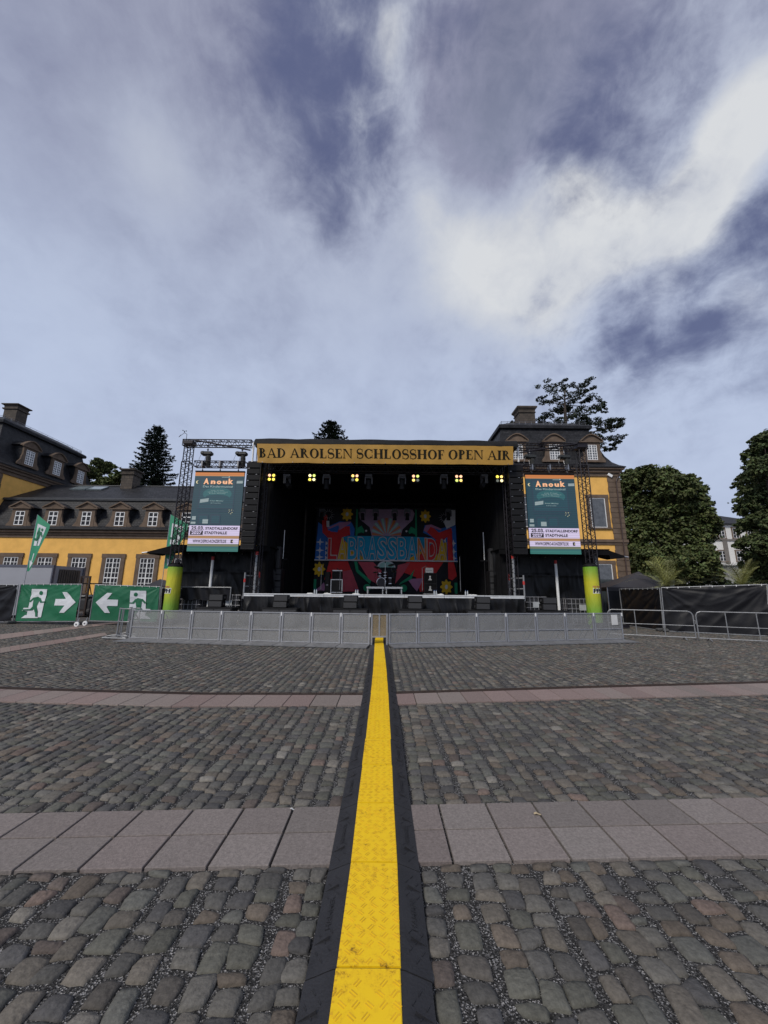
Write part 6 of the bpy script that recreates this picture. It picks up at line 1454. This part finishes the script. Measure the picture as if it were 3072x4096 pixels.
# ------------------------------------------------------------------ site fences
def fence_panel(name, tl, tr, bl, br, label, cat, cloth, wheel=None, foot=True, decor=None, group=None):
    """four corners in space, cloth hung on a tube frame"""
    t = thing(name, ((bl.x + br.x) / 2, (bl.y + br.y) / 2, 0), label, cat, group)
    mb = MB(); mb.path([bl, tl, tr, br], .024, 7, True); mb.k = 1
    for i in range(9): q = tl.lerp(tr, (i + .5) / 9); mb.tube(q + Vector((0, -.03, -.05)), q + Vector((0, -.03, .03)), .016, 5)
    mb.build('frame', [GALV, WHITE], t)
    d = (br - bl).normalized(); nf = Vector((d.y, -d.x, 0)); 
    if nf.y > 0: nf = -nf
    crease = 1. if decor is None else .45; W = (tr - tl).length; Hh = (tl - bl).length
    sd = rng.uniform(0, 50)
    def S(u, v, dd=.0):
        p = bl.lerp(br, .012 + .976 * u).lerp(tl.lerp(tr, .012 + .976 * u), v * .97 + .02); x_ = u * W
        c1 = math.atan2(1.02 - v, u + .03); c2 = math.atan2(1.02 - v, 1.03 - u)
        o = .05 * mnoise.noise(Vector((x_ * .9 + v * 1.4, v * 2.0, sd))) - crease * .07 * abs(mnoise.noise(Vector((x_ * 1.3 - v * 2.2, v * 2.6, sd + 9)))) + crease * .05 * (mnoise.noise(Vector((c1 * 7, .6 * u, sd + 3))) * math.exp(-2.2 * u) + mnoise.noise(Vector((c2 * 7, .6 * u, sd + 5))) * math.exp(-2.2 * (1 - u)))
        return p + nf * (.035 + o + dd)
    mb = MB(); mb.grid(lambda u, v: S(u, v), 90, 44); mb.build('cloth', cloth, t)
    if decor: decor(t, S)
    if foot:
        for p in (bl, br): mb = MB(); mb.cbox((p.x, p.y, .075), .25, .66, .13, rz=math.atan2(d.y, d.x), bev=.03); mb.build('foot', pm('concrete_foot', (.07, .07, .07), .9, var=.2), t)
    if wheel is not None:
        p = wheel; mb = MB(); mb.lathe([(.03, -.035), (.10, -.035), (.115, -.02), (.115, .02), (.10, .035), (.03, .035)], (p.x, p.y - .12, .118), 16, axis='Y'); o = mb.build('wheel', WHITE, t)
        mb = MB(); mb.lathe([(0, -.045), (.04, -.045), (.04, .045), (0, .045)], (p.x, p.y - .12, .118), 10, axis='Y'); mb.build('hub', STEEL, o); mb = MB(); mb.tube((p.x, p.y - .1, .12), (p.x, p.y - .02, .4), .02, 6); mb.build('wheel_fork', GALV, t)
    return S
GREEN = pm('green_banner', (.008, .125, .055), .55, var=.16, scale=1.3, bump=.25, bscale=7); SIGNW = pm('sign_white', (.62, .64, .66), .6, var=.08, scale=3)
def subdiv(poly, n=3):
    out = []
    for i in range(len(poly)):
        a, b = poly[i], poly[(i + 1) % len(poly)]
        for k in range(n): out.append((a[0] + (b[0] - a[0]) * k / n, a[1] + (b[1] - a[1]) * k / n))
    return out
def stroke(p, q, w0, w1=None):
    w1 = w0 if w1 is None else w1; dx, dy = q[0] - p[0], q[1] - p[1]; l = math.hypot(dx, dy); nx_, ny_ = -dy / l, dx / l
    return [(p[0] + nx_ * w0, p[1] + ny_ * w0), (q[0] + nx_ * w1, q[1] + ny_ * w1), (q[0] - nx_ * w1, q[1] - ny_ * w1), (p[0] - nx_ * w0, p[1] - ny_ * w0)]
def surf_poly(mb, S, poly, dd, cell=.05):
    """cut a flat outline into small cells so it follows the cloth"""
    def clip(pl, ax, val, gt):
        o = []
        for i in range(len(pl)):
            a, b = pl[i], pl[(i + 1) % len(pl)]; fa, fb = a[ax] - val, b[ax] - val
            ia = fa >= 0 if gt else fa <= 0; ib = fb >= 0 if gt else fb <= 0
            if ia: o.append(a)
            if ia != ib: f = fa / (fa - fb); o.append((a[0] + (b[0] - a[0]) * f, a[1] + (b[1] - a[1]) * f))
        return o
    def cuts(pl, ax, c):
        q = [p[ax] for p in pl]; lo, hi = min(q), max(q); n = max(1, int((hi - lo) / c))
        return [(lo + (hi - lo) * k / n, lo + (hi - lo) * (k + 1) / n) for k in range(n)]
    for lo, hi in cuts(poly, 0, cell):
        p1 = clip(clip(poly, 0, lo, True), 0, hi, False)
        if len(p1) < 3: continue
        for l2, h2 in cuts(p1, 1, cell * 1.6):
            p2 = clip(clip(p1, 1, l2, True), 1, h2, False)
            if len(p2) >= 3: mb.add([S(u, v, dd) for u, v in p2], [tuple(range(len(p2)))])
def exit_decor(flip, vertical=False):
    def deco(t, S):
        f = (lambda u: 1 - u) if flip else (lambda u: u)
        def P(pl): return [(f(u), v) for u, v in pl]
        mb = MB()
        surf_poly(mb, S, P([(.185, .10), (.205, .88), (.455, .87), (.435, .10)]), .022)                      # the doorway
        surf_poly(mb, S, P([(.10, .08), (.16, .16), (.30, .16), (.34, .10), (.37, .14), (.385, .08)]), .0235)
        surf_poly(mb, S, P([(.10, .28), (.12, .36), (.20, .36), (.20, .26)]), .0235)
        surf_poly(mb, S, P([(.62, .42), (.62, .60), (.79, .60), (.72, .79), (.80, .79), (.955, .51), (.80, .22), (.72, .22), (.79, .42)]), .022)
        mb.build('arrow_and_door', SIGNW, t)
        mb = MB(); dd = .034
        hd = [(.365 + .030 * math.cos(R(a)), .765 + .058 * math.sin(R(a))) for a in range(0, 360, 18)]
        for i, pl in enumerate((hd, [(.255, .64), (.33, .665), (.37, .62), (.33, .36), (.265, .38)], stroke((.265, .635), (.20, .52), .018), stroke((.205, .54), (.245, .58), .012), stroke((.35, .63), (.40, .50), .018), stroke((.395, .515), (.46, .52), .016),
                   stroke((.30, .40), (.245, .30), .026), stroke((.255, .31), (.115, .30), .02), stroke((.31, .40), (.345, .24), .026), stroke((.345, .25), (.36, .12), .02))):
            surf_poly(mb, S, P(pl), dd + .0015 * i)
        mb.build('running_figure', GREEN, t)
    return deco
def at2(px, py, Y): return at(px, py, Y)
Yg = 19.7
bl, br = gnd(60, 2492), gnd(309, 2492); 
def quadc(tlp, trp, blp, brp, Y0_, Y1_): return at(*tlp, Y0_), at(*trp, Y1_), at(*blp, Y0_), at(*brp, Y1_)
tl, tr, bl, br = quadc((84, 2337), (329, 2337), (60, 2487), (309, 2486), 20.2, 19.6)
fence_panel('exit_gate', tl, tr, bl, br, 'green mesh gate with running figure and white arrow pointing right', 'exit sign', GREEN, wheel=gnd(313, 2507) , foot=False, decor=exit_decor(False), group='green exit gates')
mbf = MB()
tl, tr, bl, br = quadc((381, 2339), (642, 2347), (357, 2484), (632, 2490), 19.7, 20.3)
fence_panel('exit_gate', tl, tr, bl, br, 'green mesh gate with running figure and white arrow pointing left', 'exit sign', GREEN, wheel=gnd(346, 2503), foot=False, decor=exit_decor(True), group='green exit gates')
tl, tr, bl, br = quadc((-190, 2336), (74, 2340), (-230, 2484), (50, 2489), 20.6, 20.1)
fence_panel('site_fence', tl, tr, bl, br, 'black covered site fence panel at the left edge', 'fence', FTARP)
tl, tr, bl, br = quadc((648, 2352), (735, 2354), (640, 2480), (738, 2470), 21.3, 21.9)
fence_panel('site_fence', tl, tr, bl, br, 'black covered site fence panel behind the left advertising column', 'fence', FTARP, foot=False)
tl, tr, bl, br = quadc((2477, 2356), (2638, 2353), (2495, 2500), (2655, 2524), 22.6, 19.4)
fence_panel('site_fence', tl, tr, bl, br, 'short black covered site fence panel slanting back beside the right tent', 'fence', FTARP)
tl, tr, bl, br = quadc((2645, 2351), (3069, 2338), (2661, 2524), (3086, 2545), 19.3, 17.4)
fence_panel('site_fence', tl, tr, bl, br, 'long black covered site fence panel creased towards its corners at the right', 'fence', FTARP)
tl, tr, bl, br = quadc((3076, 2338), (3500, 2325), (3093, 2545), (3520, 2570), 17.4, 15.8)
fence_panel('site_fence', tl, tr, bl, br, 'black covered site fence panel just cut off by the right edge', 'fence', FTARP)
# --- green beach flags
def beach_flag(pole_b, pole_t, tip, low, Y, label, flip):
    pb, pt, tp, lw = at(*pole_b, Y), at(*pole_t, Y), at(*tip, Y), at(*low, Y); t = thing('beach_flag', (pb.x, Y, 0), label, 'flag', 'green feather flags with running figure')
    mb = MB(); mb.tube((pb.x, Y, 0), (pb.x, Y, pt.z), .022, 6, .012); mb.build('pole', ALU, t)
    mb = MB(); mb.lathe([(.3, 0), (.3, .06), (.05, .1)], (pb.x, Y, 0.001), 14); mb.build('base', BLK, t)
    W = tp.x - pt.x; H = pt.z - lw.z; x0 = pb.x + .01
    def S(u, v, dd=0.):                                   # u across, v up; narrow foot, slanting head
        w_ = W * (.16 + .84 * min(1, v / .92) ** .75); top = H * (1 - .18 * u); 
        return Vector((x0 + w_ * u, Y - dd + .05 * math.sin(v * 5 + u * 3) * u, lw.z + top * v))
    mb = MB(); mb.grid(lambda u, v: S(u, v), 10, 24); mb.build('sail', pm('flag_green', (.03, .26, .14), .6, var=.12, scale=2), t)
    mb = MB()
    surf_poly(mb, S, [(.22, .46), (.16, .86), (.80, .90), (.84, .52)], .008, .25); surf_poly(mb, S, [(.44, .34), (.44, .18), (.16, .20), (.50, .055), (.84, .17), (.58, .18), (.58, .34)], .008, .25); mb.build('arrow_and_door', SIGNW, t)
    mb = MB(); k = 0
    for pl in ([(.62 + .08 * math.cos(R(a)), .815 + .028 * math.sin(R(a))) for a in range(0, 360, 24)], [(.40, .765), (.66, .77), (.62, .63), (.42, .64)], stroke((.42, .755), (.28, .69), .022), stroke((.62, .76), (.78, .70), .022), stroke((.48, .65), (.36, .58), .03), stroke((.37, .59), (.12, .575), .02), stroke((.55, .65), (.60, .50), .03)):
        surf_poly(mb, S, pl, .014 + .0015 * k, .25); k += 1
    mb.build('running_figure', GREEN, t)
beach_flag((96, 2336), (138, 2058), (187, 2083), (108, 2285), 20.9, 'green feather flag with running figure and down arrow above the left fence', False)
beach_flag((640, 2400), (690, 2058), (760, 2072), (660, 2275), 21.6, 'wide green feather flag behind the left screen gantry', False)

# ------------------------------------------------------------------ containers, tents, forklift
Yc = 24.0
xr_ = X(206, 2300, Yc); zt5 = Z(150, 2261, Yc)
t = thing('container', (xr_ - 4, Yc, 0), 'pale grey container with dark slatted end behind the left exit gate', 'container')
mb = MB(); mb.box(xr_ - 8.5, xr_, Yc, Yc + 2.6, .15, zt5); mb.build('container_body', pm('grey_container', (.30, .305, .335), .5, var=.06, scale=1), t)
mb = MB()
for k in range(9): yy = Yc + .55 + .18 * k; mb.box(xr_ + .005, xr_ + .05, yy, yy + .09, .5, zt5 - .25)
mb.box(xr_ + .001, xr_ + .004, Yc + .5, Yc + 2.25, .5, zt5 - .2); mb.build('slatted_end', pm('brown_slats', (.085, .075, .068), .6), t)
mb = MB()
for yy in (Yc - .02, Yc + 2.45): mb.box(xr_ - .02, xr_ + .06, yy, yy + .17, .1, zt5 + .02)
mb.box(xr_ - 8.5, xr_ - .021, Yc - .03, Yc - .001, zt5 - .12, zt5 + .02); mb.build('corner_post', pm('blue_grey_steel', (.085, .09, .12), .5), t)
# forklift glimpsed between the gates
Yk = 26.; xc = X(356, 2450, Yk); t = thing('forklift', (xc, Yk, 0), 'dark forklift partly seen between the two exit gates', 'forklift')
mb = MB(); mb.cbox((xc, Yk, .75), 1.5, 1.9, .8, bev=.12); mb.cbox((xc + .1, Yk + .2, 1.25), 1.1, 1.1, .25, bev=.06); mb.build('body', pm('forklift_dark', (.03, .03, .032), .5, var=.3), t)
mb = MB(); mb.cbox((xc - .15, Yk - .3, 1.27), .9, .7, .12, bev=.04); mb.build('seat_cover', pm('pale_cover', (.40, .40, .38), .7), t)
for sx in (-.6, .6):
    for sy in (-.65, .7): mb = MB(); mb.lathe([(.05, -.12), (.30, -.12), (.34, -.08), (.34, .08), (.30, .12), (.05, .12)], (xc + sx, Yk + sy, .345), 16, axis='X'); mb.build('wheel', RUB, t)
mb = MB()
for sx in (-.28, .28): mb.box(xc + .15 + sx - .05, xc + .15 + sx + .05, Yk - 1.02, Yk - .92, .1, 2.55)
for z in (.4, 1.4, 2.5): mb.box(xc - .18, xc + .48, Yk - 1.0, Yk - .94, z - .05, z + .05)
mb.build('mast', pm('mast_brown', (.035, .022, .018), .5), t); mb = MB(); mb.box(xc - .56, xc + .56, Yk - .3, Yk + .75, 2.05, 2.12); mb.tube((xc + .5, Yk + .7, 1.2), (xc + .5, Yk + .3, 2.1), .03, 6); mb.tube((xc - .5, Yk + .7, 1.2), (xc - .5, Yk + .3, 2.1), .03, 6); mb.build('overhead_guard', BLK, t)
# stage-side dark lighting crate strip under the gates is left as shadow
def tent(px_peak, py_peak, px_l, px_r, py_e, Y, dep, label, wall=True):
    pk = at(px_peak, py_peak, Y + dep / 2); xl_, xr2 = X(px_l, py_e, Y), X(px_r, py_e, Y); ze = Z((px_l + px_r) / 2, py_e, Y)
    t = thing('pavilion_tent', ((xl_ + xr2) / 2, Y + dep / 2, 0), label, 'tent', 'black pavilion tents'); c = [(xl_, Y), (xr2, Y), (xr2, Y + dep), (xl_, Y + dep)]
    mb = MB()
    for k in range(4):
        a_, b_ = c[k], c[(k + 1) % 4]
        def fn(u, v): 
            e = Vector((a_[0] + (b_[0] - a_[0]) * u, a_[1] + (b_[1] - a_[1]) * u, ze)); p_ = e.lerp(pk, v); p_.z = ze + (pk.z - ze) * v ** 1.35 - .10 * math.sin(PI * u) * (1 - v); return p_
        mb.grid(fn, 8, 8); mb.add([(a_[0], a_[1], ze), (b_[0], b_[1], ze), (b_[0], b_[1], ze - .22), (a_[0], a_[1], ze - .22)], [(0, 1, 2, 3)])
    mb.build('roof', pm('tent_fabric', (.030, .027, .030), .7, var=.2, scale=2), t)
    for p in c: mb = MB(); mb.box(p[0] - .025, p[0] + .025, p[1] - .025, p[1] + .025, 0, ze - .02); mb.build('leg', ALU, t)
    if wall: mb = MB(); mb.grid(lambda u, v: (xl_ + .04 + (xr2 - xl_ - .08) * u, Y - .03 + .05 * math.sin(u * 22 + v), .05 + (ze - .28) * v), 40, 3); mb.build('side_wall', FTARP, t)
tent(2554, 2286, 2428, 2700, 2350, 23.6, 3.6, 'black pavilion tent beside the right advertising column')
tent(640, 2316, 572, 720, 2342, 26.0, 3.0, 'small black pavilion tent behind the left advertising column')
Yd = 28.0; x0, x1 = X(2400, 2330, Yd), X(2530, 2330, Yd); zt6 = Z(2450, 2319, Yd); t = thing('container', ((x0 + x1) / 2, Yd, 0), 'dark green grey container behind the right advertising column', 'container')
mb = MB(); mb.box(x0, x1 + 3, Yd + .03, Yd + 2.4, .1, zt6); mb.build('container_body', pm('green_grey_steel', (.05, .06, .062), .5, var=.1), t)
mb = MB(); xx = x0 + .15
while xx < x1 + 2.9: mb.box(xx, xx + .10, Yd - .01, Yd + .029, .25, zt6 - .2); xx += .22
mb.build('corrugation', pm('green_grey_steel', (.05, .06, .062), .5), t); mb = MB(); mb.box(x0 - .03, x1 + 3, Yd - .03, Yd + .02, zt6 - .16, zt6 + .02); mb.box(x0 - .04, x0 + .12, Yd - .035, Yd + .02, .1, zt6 - .161); mb.build('corner_post', pm('green_grey_steel', (.05, .06, .062), .5), t)
